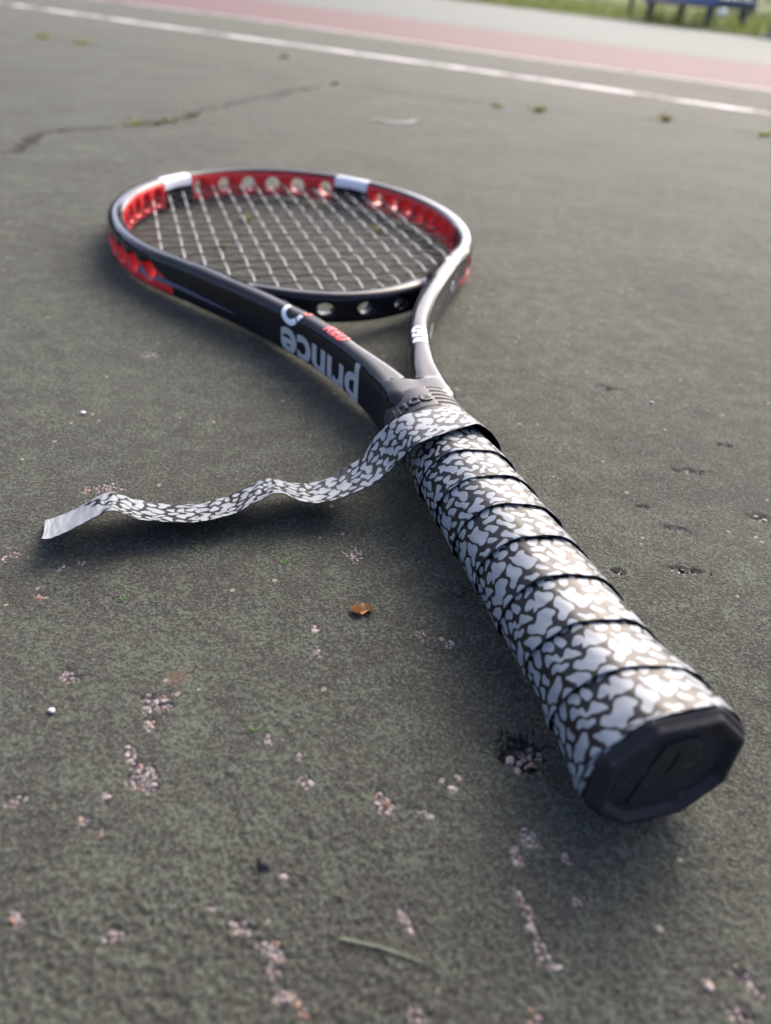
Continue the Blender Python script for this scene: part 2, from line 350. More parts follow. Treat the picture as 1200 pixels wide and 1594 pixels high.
for i in range(9000):
    y = 5.0+24*random.random()**1.5; dx_ = .03+5.5*random.random()**1.7; x = edge_x(y)+dx_; vz = float(verge_z(dx_))
    V, F = blades(1, lambda: x, lambda: y, .05, .15, .006, .7)
    vs_ = [bmg.verts.new((v[0], v[1], v[2]+vz)) for v in V]
    bmg.faces.new(vs_[:4]); bmg.faces.new((vs_[3], vs_[2], vs_[4]))
me = bpy.data.meshes.new('verge_grass'); bmg.to_mesh(me); bmg.free()
tag(link('verge_grass', me, M_GRASS), 'green grass growing along the far edge of the court', 'grass', kind='stuff')

# ------------------------------------------------------------------ beyond the court
M_TRUNK = simple('bark', (.09, .07, .05), .85, .2, .4, 12, .5, 40)
def leaf_mat(name, a, b):
    k = NT(name); n_ = k.noise(.9, 4, .6)
    c = k.mix(n_, a, b); k.set(col=c, rough=.55, spec=.35); thin(k, c, .4); return k.m
M_LEAF = [leaf_mat('dark_leaves', (.022, .050, .014), (.060, .100, .030)), leaf_mat('mid_leaves', (.040, .080, .020), (.085, .125, .040))]
def leaf_cloud(n, centres, size):
    V = np.zeros((n*4, 3)); ci = rng.integers(0, len(centres), n)
    C_ = np.array([c_[:3] for c_ in centres])[ci]; Rr = np.array([c_[3] for c_ in centres])[ci]
    d = rng.normal(size=(n, 3)); d /= np.linalg.norm(d, axis=1)[:, None]
    P = C_ + d*(Rr*rng.uniform(.45, 1.05, n))[:, None]*np.array([1, 1, .8])
    a = rng.normal(size=(n, 3)); a /= np.linalg.norm(a, axis=1)[:, None]
    b = np.cross(a, rng.normal(size=(n, 3))); b /= np.linalg.norm(b, axis=1)[:, None]
    s = size*rng.uniform(.6, 1.3, n)[:, None]
    V[0::4] = P-a*s; V[1::4] = P+b*s*.45; V[2::4] = P+a*s; V[3::4] = P-b*s*.45
    V[:, 2] = np.maximum(V[:, 2], .02)
    return mesh_np('crown', V, np.arange(n*4).reshape(-1, 4), False)
def taper(bm, a, b, ra, rb, seg=7):
    a = Vector(a); b = Vector(b); d = b-a
    g = bmesh.ops.create_cone(bm, cap_ends=True, segments=seg, radius1=ra, radius2=rb, depth=d.length)
    bmesh.ops.transform(bm, verts=g['verts'], matrix=Matrix.Translation((a+b)/2) @ d.to_track_quat('Z', 'Y').to_matrix().to_4x4())
def plant(name, x, y, h, rad, n, mat, label, cat, group, size=.06, tree=False):
    e = empty(name, (x, y, float(verge_z(x-edge_x(y)))-.02)); tag(e, label, cat, group)
    bm = bmesh.new(); base = h*.35 if tree else h*.12
    taper(bm, (0, 0, -.05), (.03, 0, base), .06*h/2.5, .04*h/2.5)
    cs = []
    for i in range(9):
        a = random.uniform(0, 6.28); q = random.uniform(.1, .75)*rad
        z = base+(h-base)*random.uniform(.25 if tree else .15, .85); rr_ = rad*random.uniform(.35, .55)
        rr_ = min(rr_, max(.12, z-.03)); cs.append((q*math.cos(a), q*math.sin(a), z, rr_))
        taper(bm, (.03, 0, base), (q*math.cos(a), q*math.sin(a), z), .03*h/2.5, .008, 5)
    link('trunk' if tree else 'stem', bm_mesh('trunk', bm, True), M_TRUNK, e)
    link('crown' if tree else 'foliage', leaf_cloud(n, cs, size), mat, e)
SG, TG = 'shrubs beyond the court', 'trees beyond the court'
plant('shrub', 11.3, 14.6, 1.9, 1.15, 2600, M_LEAF[0], 'dark green shrub in the grass right of the bench', 'shrub', SG)
plant('shrub', 12.6, 13.6, 2.4, 1.5, 2600, M_LEAF[0], 'broad dark shrub at the top right corner beyond the grey fence post', 'shrub', SG)
plant('shrub', 14.5, 21.5, 1.6, 1.3, 2200, M_LEAF[1], 'lighter green shrub far back, above the bench', 'shrub', SG)
plant('shrub', 17.5, 22.0, 2.2, 1.7, 2400, M_LEAF[0], 'dark rounded shrub behind the shrub beside the bench', 'shrub', SG)
plant('tree', 21.0, 24.5, 6.0, 2.6, 3400, M_LEAF[0], 'leafy dark tree standing furthest behind the shrubs', 'tree', TG, .10, True)
plant('tree', 18.0, 14.2, 5.0, 2.2, 3200, M_LEAF[1], 'pale green tree beyond the right edge of the bench', 'tree', TG, .10, True)
# unseen wood, added beyond the court so the racket's lacquer mirrors something dark
wood = []
for i in range(26):
    az = R(-62+76*i/25+random.uniform(-1, 1)); d_ = random.uniform(38, 46); hh = random.uniform(8, 12.5)
    for j in range(5):
        zz = hh*(.18+.17*j); wood.append((d_*math.sin(az)+random.uniform(-1.6, 1.6), d_*math.cos(az)+random.uniform(-1.6, 1.6), zz, random.uniform(1.7, 2.6)*(1.1-.10*j)))
tag(link('unseen_wood', leaf_cloud(26000, wood, .55), M_LEAF[0]), 'unseen dark green wood added far beyond the end of the court', 'wood', kind='stuff')
# fence posts
M_POST = simple('galvanised_steel', (.30, .32, .37), .45, .5, .2, 9, metal=.3)
M_DARK = simple('dark_steel', (.06, .06, .065), .5, .5, .3, 9)
def post(x, y, h, r, mat, label):
    e = empty('fence_post', (x, y, .0)); tag(e, label, 'fence post', 'fence posts beyond the court')
    bm = bmesh.new(); taper(bm, (0, 0, .0), (0, 0, h), r, r, 14); link('pole', bm_mesh('pole', bm, True), mat, e)
    bm = bmesh.new(); bmesh.ops.create_uvsphere(bm, u_segments=12, v_segments=8, radius=r*1.25)
    bmesh.ops.translate(bm, verts=bm.verts, vec=(0, 0, h)); link('cap', bm_mesh('cap', bm, True), mat, e)
    bm = bmesh.new(); add_box(bm, (-r*2.2, -r*2.2, -.03), (r*2.2, r*2.2, .03), None, .008); link('footing', bm_mesh('footing', bm), simple('concrete', (.28, .27, .25), .9, .2, .2, 14), e)
post(5.47, 6.72, 2.4, .030, M_POST, 'grey steel fence post at the court edge in the top right corner')
post(7.05, 11.8, 2.4, .034, M_DARK, 'dark fence post in the grass left of the bench')
# bench
bp1 = Vector((6.127, 9.80, 0)); bp2 = Vector((6.056, 8.513, 0))
ba = (bp1-bp2).to_2d(); ang = math.atan2(ba.y, ba.x)
bench = empty('bench', ((bp1+bp2)/2).to_tuple(), ang)
tag(bench, 'low park bench with a blue printed front board on dark legs', 'bench')
L2 = (bp1-bp2).length/2
for sx in (-1, 1):
    for sy in (0, 1):
        bm = bmesh.new(); add_box(bm, (sx*L2-.035, -sy*.42-.035, .0), (sx*L2+.035, -sy*.42+.035, .20), None, .006)
        link('leg', bm_mesh('leg', bm), M_DARK, bench)
bm = bmesh.new(); add_box(bm, (-L2-.14, -.46, .203), (L2+.14, .035, .262), None, .008); link('seat_frame', bm_mesh('seat_frame', bm), M_DARK, bench)
M_SLAT = simple('blue_slat', (.07, .12, .30), .5, .4, .2, 12)
for i in range(5):
    bm = bmesh.new(); y0 = -.455+i*.098; add_box(bm, (-L2-.15, y0, .265), (L2+.15, y0+.088, .292), None, .005); link('slat', bm_mesh('slat', bm), M_SLAT, bench)
k = NT('printed_board'); tc = k.pos(); sp = k.n('ShaderNodeSeparateXYZ'); k.l(tc, sp.inputs[0])
blot = k.noise(9, 4, .6, dist=1.2); band = k.math('MULTIPLY', k.ramp(sp.outputs[0], -.45, -.30), k.math('SUBTRACT', 1.0, k.ramp(sp.outputs[0], .42, .56)))
c = k.mix(k.math('MULTIPLY', k.ramp(blot, .46, .56), band), (.13, .18, .36), (.58, .40, .41))
c = k.mix(k.math('MULTIPLY', k.ramp(k.noise(15, 3, .6), .60, .68), band), c, (.64, .64, .68))
k.set(col=c, rough=.5, spec=.4)
bm = bmesh.new(); add_box(bm, (-L2-.13, .038, .222), (L2+.13, .058, .56), None, .004); link('front_board', bm_mesh('front_board', bm), k.m, bench)
# plastic bags lying in the grass
M_BAG = simple('white_plastic', (.72, .73, .76), .4, .5, .06, 20)
M_BAG2 = simple('grey_plastic', (.16, .17, .22), .4, .5, .3, 20)
def bag(x, y, s, mat, label, knot=True):
    e = empty('plastic_bag', (x, y, float(verge_z(x-edge_x(y))))); tag(e, label, 'plastic bag', 'bags lying in the grass')
    bm = bmesh.new(); bmesh.ops.create_icosphere(bm, subdivisions=4, radius=1)
    for v in bm.verts:
        n_ = v.co.normalized(); q = 1+.18*math.sin(5*n_.x+2*n_.z+x)*math.cos(4*n_.y)+.05*math.sin(17*n_.x)*math.sin(13*n_.y+9*n_.z)
        v.co = Vector((n_.x*q*s, n_.y*q*s*.8, max(-.02, (n_.z*q*.75+.62)*s)))
    link('body', bm_mesh('bag', bm, True), mat, e)
    bm = bmesh.new(); taper(bm, (.2*s, 0, s*1.05), (.35*s, .1*s, s*1.42), .16*s, .07*s, 9); link('knot', bm_mesh('knot', bm, True), mat, e)
bag(9.0, 12.3, .085, M_BAG, 'small white plastic bag in the grass right of the bench')
bag(11.8, 22.7, .26, M_BAG, 'large white plastic sack far back in the grass at the top edge')
bag(12.6, 22.9, .20, M_BAG2, 'grey plastic sack beside the large white sack')

# ------------------------------------------------------------------ the tennis racket (butt at the origin, head towards +Y)
racket = empty('tennis_racket', (0, 0, 0))
tag(racket, 'black and red tennis racket lying on the court, handle half wrapped in spotted grip tape', 'tennis racket')
def zc(y): return np.interp(y, [0, .2, .4, .685], [.0204, .0168, .0148, .0131])

# centre line of the right half (x >= 0), from the neck to the tip
AC, BC, YC = .1630, .1286, .5158
arm = [(.0080, .200), (.0086, .2126), (.0124, .233), (.0178, .2514), (.0238, .2744), (.0305, .2925), (.0378, .3080), (.0495, .3319), (.0630, .3555), (.0780, .3800), (.0890, .3985)]
ell = []
for t in np.linspace(math.acos((.412-YC)/AC), 0, 22): ell.append((BC*math.sin(t), YC+AC*math.cos(t)))
CL = catmull(arm+ell, 14)
mir = np.vstack([CL, (CL[-40:-1]*[-1, 1])[::-1]])
for _ in range(3):
    sm = mir.copy()
    for q in range(1, 7): sm[7:-7] += mir[7-q:-7-q] + mir[7+q:len(mir)-7+q]
    sm[7:-7] /= 13; mir = sm
CL = mir[:len(CL)]; CL[-1, 0] = 0
SEG = np.linalg.norm(np.diff(CL, axis=0), axis=1); SS = np.r_[0, np.cumsum(SEG)]
TT = np.gradient(CL, axis=0); TT /= np.linalg.norm(TT, axis=1)[:, None]
NN = np.c_[TT[:, 1], -TT[:, 0]]                       # outward normal
def s_of(x, y): return SS[np.argmin(np.hypot(CL[:, 0]-x, CL[:, 1]-y))]
def at_s(s):
    return np.stack([np.interp(s, SS, CL[:, 0]), np.interp(s, SS, CL[:, 1])], -1), np.stack([np.interp(s, SS, NN[:, 0]), np.interp(s, SS, NN[:, 1])], -1)
def hw_s(s): return np.interp(s, [0, .012, .034, .055, .10, .25], [.0088, .0084, .0068, .0058, .0061, .0063])
HZ, RC = .0127, .0052
S_TOP = SS[-1]; S_PATCH = s_of(.0867, .6457)
def s_at_x(x): i = len(CL)//2; return float(np.interp(-x, -CL[i:, 0], SS[i:])) if x < .12 else 0
PORTS = [(s_at_x(x), .0068, .0062) for x in (.0117, .0352, .0600)]
q = S_PATCH-.030
while q > s_of(.0950, .412): PORTS.append((q, .0066, .0058)); q -= .0205

H = .0011
gx = np.arange(-H*2, .1375+H*2, H); gy = np.arange(.188, .690, H); gz = np.arange(-.0154, .0155, H)
X2, Y2 = np.meshgrid(gx, gy, indexing='ij'); px, py = X2.ravel(), Y2.ravel()
def curve_field(P):
    best = np.full(px.shape, 1e9); s_ = np.zeros_like(px); q_ = np.zeros_like(px)
    sg = np.linalg.norm(np.diff(P, axis=0), axis=1); cum = np.r_[0, np.cumsum(sg)]
    for i in range(len(P)-1):
        ax, ay = P[i]; dx, dy = P[i+1]-P[i]; L = sg[i]
        near = np.where((np.abs(px-ax) < .035) & (np.abs(py-ay) < .035))[0]
        t = np.clip(((px[near]-ax)*dx+(py[near]-ay)*dy)/(L*L), 0, 1); ex = px[near]-ax-t*dx; ey = py[near]-ay-t*dy
        d = np.hypot(ex, ey); m_ = d < best[near]; ii = near[m_]
        best[ii] = d[m_]; s_[ii] = cum[i]+t[m_]*L; q_[ii] = np.sign(ex[m_]*dy-ey[m_]*dx)*d[m_]
    best = np.minimum(best, .05); q_ = np.where(best > .04, .05, q_)
    return best.reshape(X2.shape), s_.reshape(X2.shape), q_.reshape(X2.shape)
def rbox(a, b, ha, hb, r):
    u = np.abs(a)-(ha-r); v = np.abs(b)-(hb-r)
    return np.hypot(np.maximum(u, 0), np.maximum(v, 0)) + np.minimum(np.maximum(u, v), 0) - r
def smin(a, b, k_): h_ = np.clip(.5+.5*(b-a)/k_, 0, 1); return b*(1-h_)+a*h_-k_*h_*(1-h_)
d1, s1, q1 = curve_field(CL[::3] if len(CL) > 700 else CL)
Z = gz[None, None, :]
hw2 = hw_s(s1)
A = rbox(q1[..., None], Z, hw2[..., None], HZ, RC)
for sp_, a_, b_ in PORTS:
    hole = (np.hypot((s1[..., None]-sp_)/a_, Z/b_)-1)*b_
    A = -smin(-A, hole, .0022)
# the other arm, mirrored, only matters near the neck
xm = -px; other = rbox(X2[..., None]*0+1, Z, .01, .01, .002)*0+.05
yn = Y2 < .30
# distance to mirrored curve by evaluating the same curve at (-x, y)
keep = (px, py); px = -keep[0]; d2, s2, q2 = curve_field(CL[:200]); px, py = keep
B = rbox(q2[..., None], Z, hw_s(s2)[..., None], HZ, RC)
kk = .005*(1-smoothstep(.225, .30, Y2))[..., None]+1e-5
A = smin(A, B, kk)
stub = np.maximum(rbox(X2[..., None], Z, .0152, HZ, .007), (Y2[..., None]-.2085))
A = smin(A, stub, .003)
# throat bridge
bx = np.linspace(-.085, .085, 60); BR = np.c_[bx, .3405+7.5*bx**2]
d3, s3, q3 = curve_field(BR); bl = np.r_[0, np.cumsum(np.linalg.norm(np.diff(BR, axis=0), axis=1))]
C3 = rbox(q3[..., None], Z, .0054, .0090, .0042)
for xb in (.0117, .0352, .0560):
    sb = float(np.interp(xb, bx, bl)); hole = (np.hypot((s3[..., None]-sb)/.0050, Z/.0035)-1)*.0035
    C3 = -smin(-C3, hole, .0018)
C3 = np.maximum(C3, X2[..., None]-.078)
A = smin(A, C3, .007)
A = np.maximum(A, (.190-Y2)[..., None])
F_ = A.astype(np.float32)
# mirror the half grid over x
nneg = int(np.sum(gx < -1e-9)); pos_part = F_[nneg:]
full = np.concatenate([pos_part[:0:-1], pos_part], 0); gxf = np.concatenate([-gx[nneg:][:0:-1], gx[nneg:]])

def surface_nets(D, ox, oy, oz, h):
    nx, ny, nz = D.shape; ins = D < 0
    cnt = np.zeros((nx-1, ny-1, nz-1), np.float32); acc = np.zeros((nx-1, ny-1, nz-1, 3), np.float32)
    sl = lambda o: (slice(o[0], nx-1+o[0]), slice(o[1], ny-1+o[1]), slice(o[2], nz-1+o[2]))
    for ax in range(3):
        o1, o2 = [a for a in range(3) if a != ax]
        for i in (0, 1):
            for j in (0, 1):
                a = [0, 0, 0]; a[o1] = i; a[o2] = j; b = a.copy(); b[ax] = 1
                da, db = D[sl(a)], D[sl(b)]; cr = (da < 0) != (db < 0)
                t = np.where(cr, da/np.where(cr, da-db, 1), 0)
                cnt += cr; acc[..., ax] += t*cr; acc[..., o1] += i*cr; acc[..., o2] += j*cr
    ids = np.full(cnt.shape, -1, np.int64); m_ = cnt > 0; idx = np.argwhere(m_); ids[m_] = np.arange(len(idx))
    V = (idx + acc[m_]/cnt[m_][:, None])*h + np.array([ox, oy, oz])
    Q = []
    for ax in range(3):
        o1, o2 = [(1, 2), (2, 0), (0, 1)][ax]
        a = [slice(None)]*3; b = [slice(None)]*3; a[ax] = slice(0, -1); b[ax] = slice(1, None)
        for o in (o1, o2): a[o] = slice(1, -1); b[o] = slice(1, -1)
        ia, ib = ins[tuple(a)], ins[tuple(b)]
        for sgn in (0, 1):
            e = np.argwhere((ia & ~ib) if sgn == 0 else (~ia & ib))
            off = np.zeros(3, int); off[o1] = 1; off[o2] = 1; base = e+off*1
            def cid(d1_, d2_):
                c_ = base.copy(); c_[:, o1] -= d1_; c_[:, o2] -= d2_; return ids[c_[:, 0], c_[:, 1], c_[:, 2]]
            f = np.stack([cid(1, 1), cid(0, 1), cid(0, 0), cid(1, 0)], -1)
            Q.append(f if sgn == 0 else f[:, ::-1])
    return V, np.vstack(Q)
V, Q = surface_nets(full, gxf[0], gy[0], gz[0], H)
# relax onto the level set: one smoothing pass over quad neighbours
acc = np.zeros_like(V); cn = np.zeros(len(V))
for _ in range(2):
    acc[:] = 0; cn[:] = 0
    for a in range(4):
        for b in ((a+1) % 4, (a+3) % 4):
            np.add.at(acc, Q[:, a], V[Q[:, b]]); np.add.at(cn, Q[:, a], 1)
    V = V*.45 + acc/cn[:, None]*.55
zl = V[:, 2].copy(); ax_ = np.abs(V[:, 0])
V[:, 2] = zl + zc(V[:, 1])
from mathutils.bvhtree import BVHTree
FRAME_BVH = BVHTree.FromPolygons(V.tolist(), Q.tolist())
me = mesh_np('frame', V, Q)
pd = np.hypot(ax_-.0867, V[:, 1]-.6457)
ti = int(np.argmin(np.abs(SS-S_PATCH))); tt = (ax_-CL[ti, 0])*TT[ti, 0]+(V[:, 1]-CL[ti, 1])*TT[ti, 1]
outside = ((ax_/BC)**2+((V[:, 1]-YC)/AC)**2) > 1
red = np.minimum.reduce([.0100-np.abs(zl), V[:, 1]-.398+1.6*np.minimum(-(zl+.004), 0), pd-.023, np.where(outside, .0035-zl, .01)])
# the bridge stays black
red = np.where((V[:, 1] < .47) & (((ax_/BC)**2+((V[:, 1]-YC)/AC)**2) < .93), -.01, red)
outward = ((ax_/BC)**2+((V[:, 1]-YC)/AC)**2)
sil = np.minimum.reduce([.0175-np.abs(tt)-12*np.maximum(0, zl-.0105)**1.0*.0, zl-.0045+.0008*np.abs(tt)/.0175, .03-pd])
attr(me, 'red', red*1000); attr(me, 'silver', sil*1000)
k = NT('frame_paint')
grime = k.noise(160, 4, .6); n9 = k.noise(26, 3, .5)
c = k.mix(n9, (.007, .007, .009), (.014, .014, .017))
c = k.mix(k.ramp(k.at('red'), -.25, .25), c, k.mix(n9, (.46, .022, .026), (.58, .038, .040)))
c = k.mix(k.ramp(k.at('silver'), -.25, .25), c, k.mix(grime, (.50, .50, .52), (.62, .62, .64)))
# small chips and scuffs in the lacquer
sc = k.math('MULTIPLY', k.ramp(k.noise(340, 3, .6), .70, .74), k.ramp(k.noise(30, 3, .5), .50, .62))
c = k.mix(k.math('MULTIPLY', sc, .7), c, (.30, .29, .28))
k.set(col=c, rough=k.math('ADD', .045, k.math('MULTIPLY', grime, .09)), spec=.21)
k.bump(k.noise(500, 3, .6), .04, .0003)
M_FRAME = k.m
frame = link('frame', me, M_FRAME, racket)

# ---- strings: 16 long ones, 19 across, woven
def inner_y(x, top):
    y_e = YC + (1 if top else -1)*AC*math.sqrt(max(0, 1-(x/BC)**2))
    return y_e-.001 if top else max(.3405+7.5*x*x, y_e-.02)+.001
M_MAIN = simple('pale_string', (.33, .32, .31), .35, .5, .08, 200)
M_CROSS = simple('dark_string', (.030, .028, .028), .45, .5, .3, 200)
def tube(P, r, seg=6):
    P = np.asarray(P); T = np.gradient(P, axis=0); T /= np.linalg.norm(T, axis=1)[:, None]
    U = np.cross(T, [0, 0, 1.0]); U /= np.linalg.norm(U, axis=1)[:, None]; W_ = np.cross(U, T)
    a = np.linspace(0, 2*np.pi, seg, endpoint=False)
    V = P[:, None, :] + r*(np.cos(a)[None, :, None]*U[:, None, :] + np.sin(a)[None, :, None]*W_[:, None, :])
    return mesh_np('string', V.reshape(-1, 3), grid_faces(len(P), seg, True))
DX = .0133; CY = [.3705+.0160*i for i in range(19)]
MX = [(-7.5+i)*DX for i in range(16)]
for i, x in enumerate(MX):
    ya, yb = inner_y(x, False), inner_y(x, True); yy = np.linspace(ya, yb, 110)
    ph = (yy-CY[0])/.0160*math.pi + i*math.pi
    wobx = .0004*math.sin(i*2.1)+np.where(True, .0009*math.sin(i*1.7), 0)*np.sin((yy-ya)/(yb-ya)*math.pi)
    P_ = np.stack([x+wobx, yy, zc(yy)+.00060*np.cos(ph)], -1)
    link('string', tube(P_, .00062), M_MAIN, racket)
for j, y in enumerate(CY):
    hx = BC*math.sqrt(max(0, 1-((y-YC)/AC)**2)) if y > .40 else (BC*math.sqrt(max(0, 1-((y-YC)/AC)**2)))
    if y < .40: hx = min(hx+.004, math.sqrt(max(1e-9, (y-.3405)/7.5))+.002)
    xx = np.linspace(-hx+.001, hx-.001, 100); ph = (xx-MX[0])/DX*math.pi + j*math.pi
    yw = y+.0006*math.sin(j*1.3)+.0008*math.sin(j*2.3)*np.cos(xx/hx*1.5)
    P_ = np.stack([xx, yw+0*xx, zc(y)-.00060*np.cos(ph)], -1)
    link('string', tube(P_, .00056), M_CROSS, racket)

# ---- printed marks and a painted sky reflection on the frame, laid on its surface
def across(wd, hw):
    """distance wd around the section, 0 at the middle of the top face, outwards positive -> (lateral, height)"""
    sgn = np.sign(wd); a = np.abs(wd); f1 = hw-RC; f2 = f1+RC*math.pi/2
    ang_ = np.clip((a-f1)/RC, 0, math.pi/2)
    lat = np.where(a < f1, a, f1+RC*np.sin(ang_)); hz_ = np.where(a < f1, HZ, HZ-RC*(1-np.cos(ang_)))
    hz_ = np.where(a > f2, HZ-RC-(a-f2), hz_)
    nl = np.where(a < f1, 0, np.sin(ang_)); nh = np.where(a < f1, 1, np.cos(ang_))
    return sgn*lat, hz_, sgn*nl, nh
def side_mid(hw): return (hw-RC)+RC*math.pi/2+(HZ-RC)
def text_mesh(body, size, bold=0.0, spacing=1.0, shear=0.0):
    cu = bpy.data.curves.new('lettering', 'FONT'); cu.body = body; cu.size = size; cu.offset = bold; cu.space_character = spacing
    cu.shear = shear; cu.resolution_u = 4; cu.fill_mode = 'FRONT'
    o = bpy.data.objects.new('lettering', cu); COL.objects.link(o)
    dg = bpy.context.evaluated_depsgraph_get(); dg.update()
    me = bpy.data.meshes.new_from_object(o.evaluated_get(dg)); bpy.data.objects.remove(o); bpy.data.curves.remove(cu)
    bm = bmesh.new(); bm.from_mesh(me); bpy.data.meshes.remove(me)
    bmesh.ops.remove_doubles(bm, verts=bm.verts, dist=1e-6)
    bmesh.ops.triangulate(bm, faces=bm.faces)
    for _ in range(4):
        es = [e for e in bm.edges if e.calc_length() > .0012]
        if not es: break
        bmesh.ops.subdivide_edges(bm, edges=es, cuts=1); bmesh.ops.triangulate(bm, faces=bm.faces)
    return bm
def lay(bm, side, s0, w0, ds, dw, lift=.00022):
    """place flat (x, y) shapes on the tube: x runs along ds (+1 to the head), y around dw (+1 outwards)"""
    co = np.array([v.co[:] for v in bm.verts])
    s = s0+ds*co[:, 0]; wd = w0+dw*co[:, 1]
    P_, N_ = at_s(s); hw = hw_s(s); out = []
    for i in range(len(s)):
        lat, hz_, nl, nh = across(np.array(wd[i]), hw[i])
        q_ = P_[i]+N_[i]*(lat+nl*lift); y_ = q_[1]
        out.append((side*q_[0], y_, zc(y_)+hz_+nh*lift))
    for v, c_ in zip(bm.verts, out):
        loc, nor, _, _ = FRAME_BVH.find_nearest(Vector(c_))
        if nor.dot(Vector(c_)-loc) < 0: nor = -nor if (Vector(c_)-loc).length > .0012 else nor
        v.co = loc+nor*lift
def decal(name, bm, mat):
    me = bpy.data.meshes.new(name); bm.to_mesh(me); bm.free(); return link(name, me, mat, frame)
M_SILV = simple('silver_print', (.34, .34, .35), .35, .5, .10, 300)
M_WPR = simple('white_print', (.70, .71, .73), .35, .5, .06, 300)
M_RPR = simple('red_print', (.55, .035, .04), .35, .5, .08, 300)
S_P = s_of(.0128, .2340)
for side in (-1, 1):
    bm = text_mesh('prince', .0215, .00060, 1.0)
    xs_ = [v.co.x for v in bm.verts]; ysx = [v.co.y for v in bm.verts]
    sc_ = .080/(max(xs_)-min(xs_)); x0_ = min(xs_)
    base = -.0030
    for v in bm.verts: v.co = ((v.co.x-x0_)*sc_, (v.co.y-.0050)*1.25, 0)
    hwm = side_mid(.006)+.0036
    # handle to head; upside down on the left arm, upright on the right arm
    lay(bm, side, S_P, hwm, 1, 1 if side < 0 else -1)
    decal('lettering', bm, M_SILV)
# ring and red lettering on the top of the left arm
def ring_bm(r0, r1, a0, a1, n=48):
    bm = bmesh.new(); rows = []
    for i in range(n+1):
        a = a0+(a1-a0)*i/n; rows.append([bm.verts.new((rr_*math.cos(a), rr_*math.sin(a), 0)) for rr_ in np.linspace(r0, r1, 4)])
    for i in range(n):
        for j in range(3): bm.faces.new((rows[i][j], rows[i][j+1], rows[i+1][j+1], rows[i+1][j]))
    return bm
S_O = s_of(.0345, .3030)
bm = ring_bm(.0058, .0090, R(165), R(318)); lay(bm, -1, S_O, .0018, -1, -1); decal('logo_ring', bm, M_WPR)
bm = ring_bm(.0058, .0090, R(326), R(352), 12); lay(bm, -1, S_O, .0018, -1, -1); decal('logo_ring', bm, M_WPR)
bm = text_mesh('3', .012, .0004); lay(bm, -1, S_O-.005, .0010, -1, -1); decal('lettering', bm, M_RPR)
bm = text_mesh('RED', .0096, .00045, 1.15)
lay(bm, -1, s_of(.0245, .2765), .0030, -1, -1); decal('lettering', bm, M_RPR)
bm = text_mesh('RED', .0105, .0004, 1.2)
lay(bm, 1, s_of(.0180, .2520), .0030, 1, -1); decal('lettering', bm, M_WPR)  # glare put into the colour: these letters are white instead of red
bm = text_mesh('O', .0085, .0003); lay(bm, 1, s_of(.072, .371), side_mid(.0061)+.002, 1, -1); decal('lettering', bm, M_WPR)
bm = text_mesh('3', .0060, .0003); lay(bm, 1, s_of(.078, .380), side_mid(.0061)-.002, 1, -1); decal('lettering', bm, M_RPR)
# sky reflection painted as a pointed blue-grey wedge, low outside both arms
M_SKYREFL = simple('painted_sky_reflection', (.075, .085, .12), .3, .5, .15, 200)
for side in (-1, 1):
    bm = bmesh.new(); s_a, s_b = s_of(.058, .347), s_of(.112, .435); rows = []
    for i in range(41):
        t = i/40; hh = .0003+.0040*t**.8; m_ = .003-.002*t
        rows.append([bm.verts.new(((s_b-s_a)*t, m_+hh*g_, 0)) for g_ in (-.5, -.17, .17, .5)])
    for i in range(40):
        for j in range(3): bm.faces.new((rows[i][j], rows[i][j+1], rows[i+1][j+1], rows[i+1][j]))
    lay(bm, side, s_a, side_mid(.0061)+.001, 1, 1, .0003); decal('sky_reflection', bm, M_SKYREFL)
# silver flashes on the inner faces of the arms
for side in (-1, 1):
    bm = bmesh.new(); rows = []
    for i in range(25):
        t = i/24; rows.append([bm.verts.new((.034*t, -.004+.006*t+.0042*g_*(1-.75*t), 0)) for g_ in (-.5, -.17, .17, .5)])
    for i in range(24):
        for j in range(3): bm.faces.new((rows[i][j], rows[i][j+1], rows[i+1][j+1], rows[i+1][j]))
    lay(bm, side, s_of(.026, .283), -side_mid(.0059)+.003, 1, 1); decal('flash', bm, M_SILV)

# ---- handle: octagonal section
def octo(phi, W_, H_, p=16.0, bev=1.0):
    sn, cs = np.sin(phi), np.cos(phi); rb_ = bev*(W_+H_)*.5*1.03
    v = (np.abs(sn)/W_)**p + (np.abs(cs)/H_)**p + (np.abs(sn+cs)*.70711/rb_)**p + (np.abs(sn-cs)*.70711/rb_)**p
    return v**(-1/p)
def dimW(y): return np.interp(y, [0, .008, .018, .034, .10, .20], [.0208, .0208, .0197, .0178, .0173, .0166])
def dimH(y): return np.interp(y, [0, .008, .018, .034, .10, .20], [.0186, .0185, .0174, .0156, .0150, .0145])
def lathe_oct(name, ys_, add, p, mat, parent, nphi=96, cap0=False):
    phi = np.linspace(0, 2*np.pi, nphi, endpoint=False); V = []
    for y, (w_, h_) in zip(ys_, add):
        r_ = octo(phi, w_, h_, p); V.append(np.stack([r_*np.sin(phi), np.full(nphi, y), zc(y)+r_*np.cos(phi)], -1))
    V = np.vstack(V); F = grid_faces(len(ys_), nphi, True)
    me = mesh_np(name, V, F)
    return link(name, me, mat, parent)
M_RUB = simple('black_rubber', (.022, .022, .026), .52, .45, .35, 120, .25, 900)
yy = np.linspace(.010, .200, 40)
core = lathe_oct('handle_core', yy, [(dimW(y)-.0016, dimH(y)-.0016) for y in yy], 9, M_RUB, racket, 64)

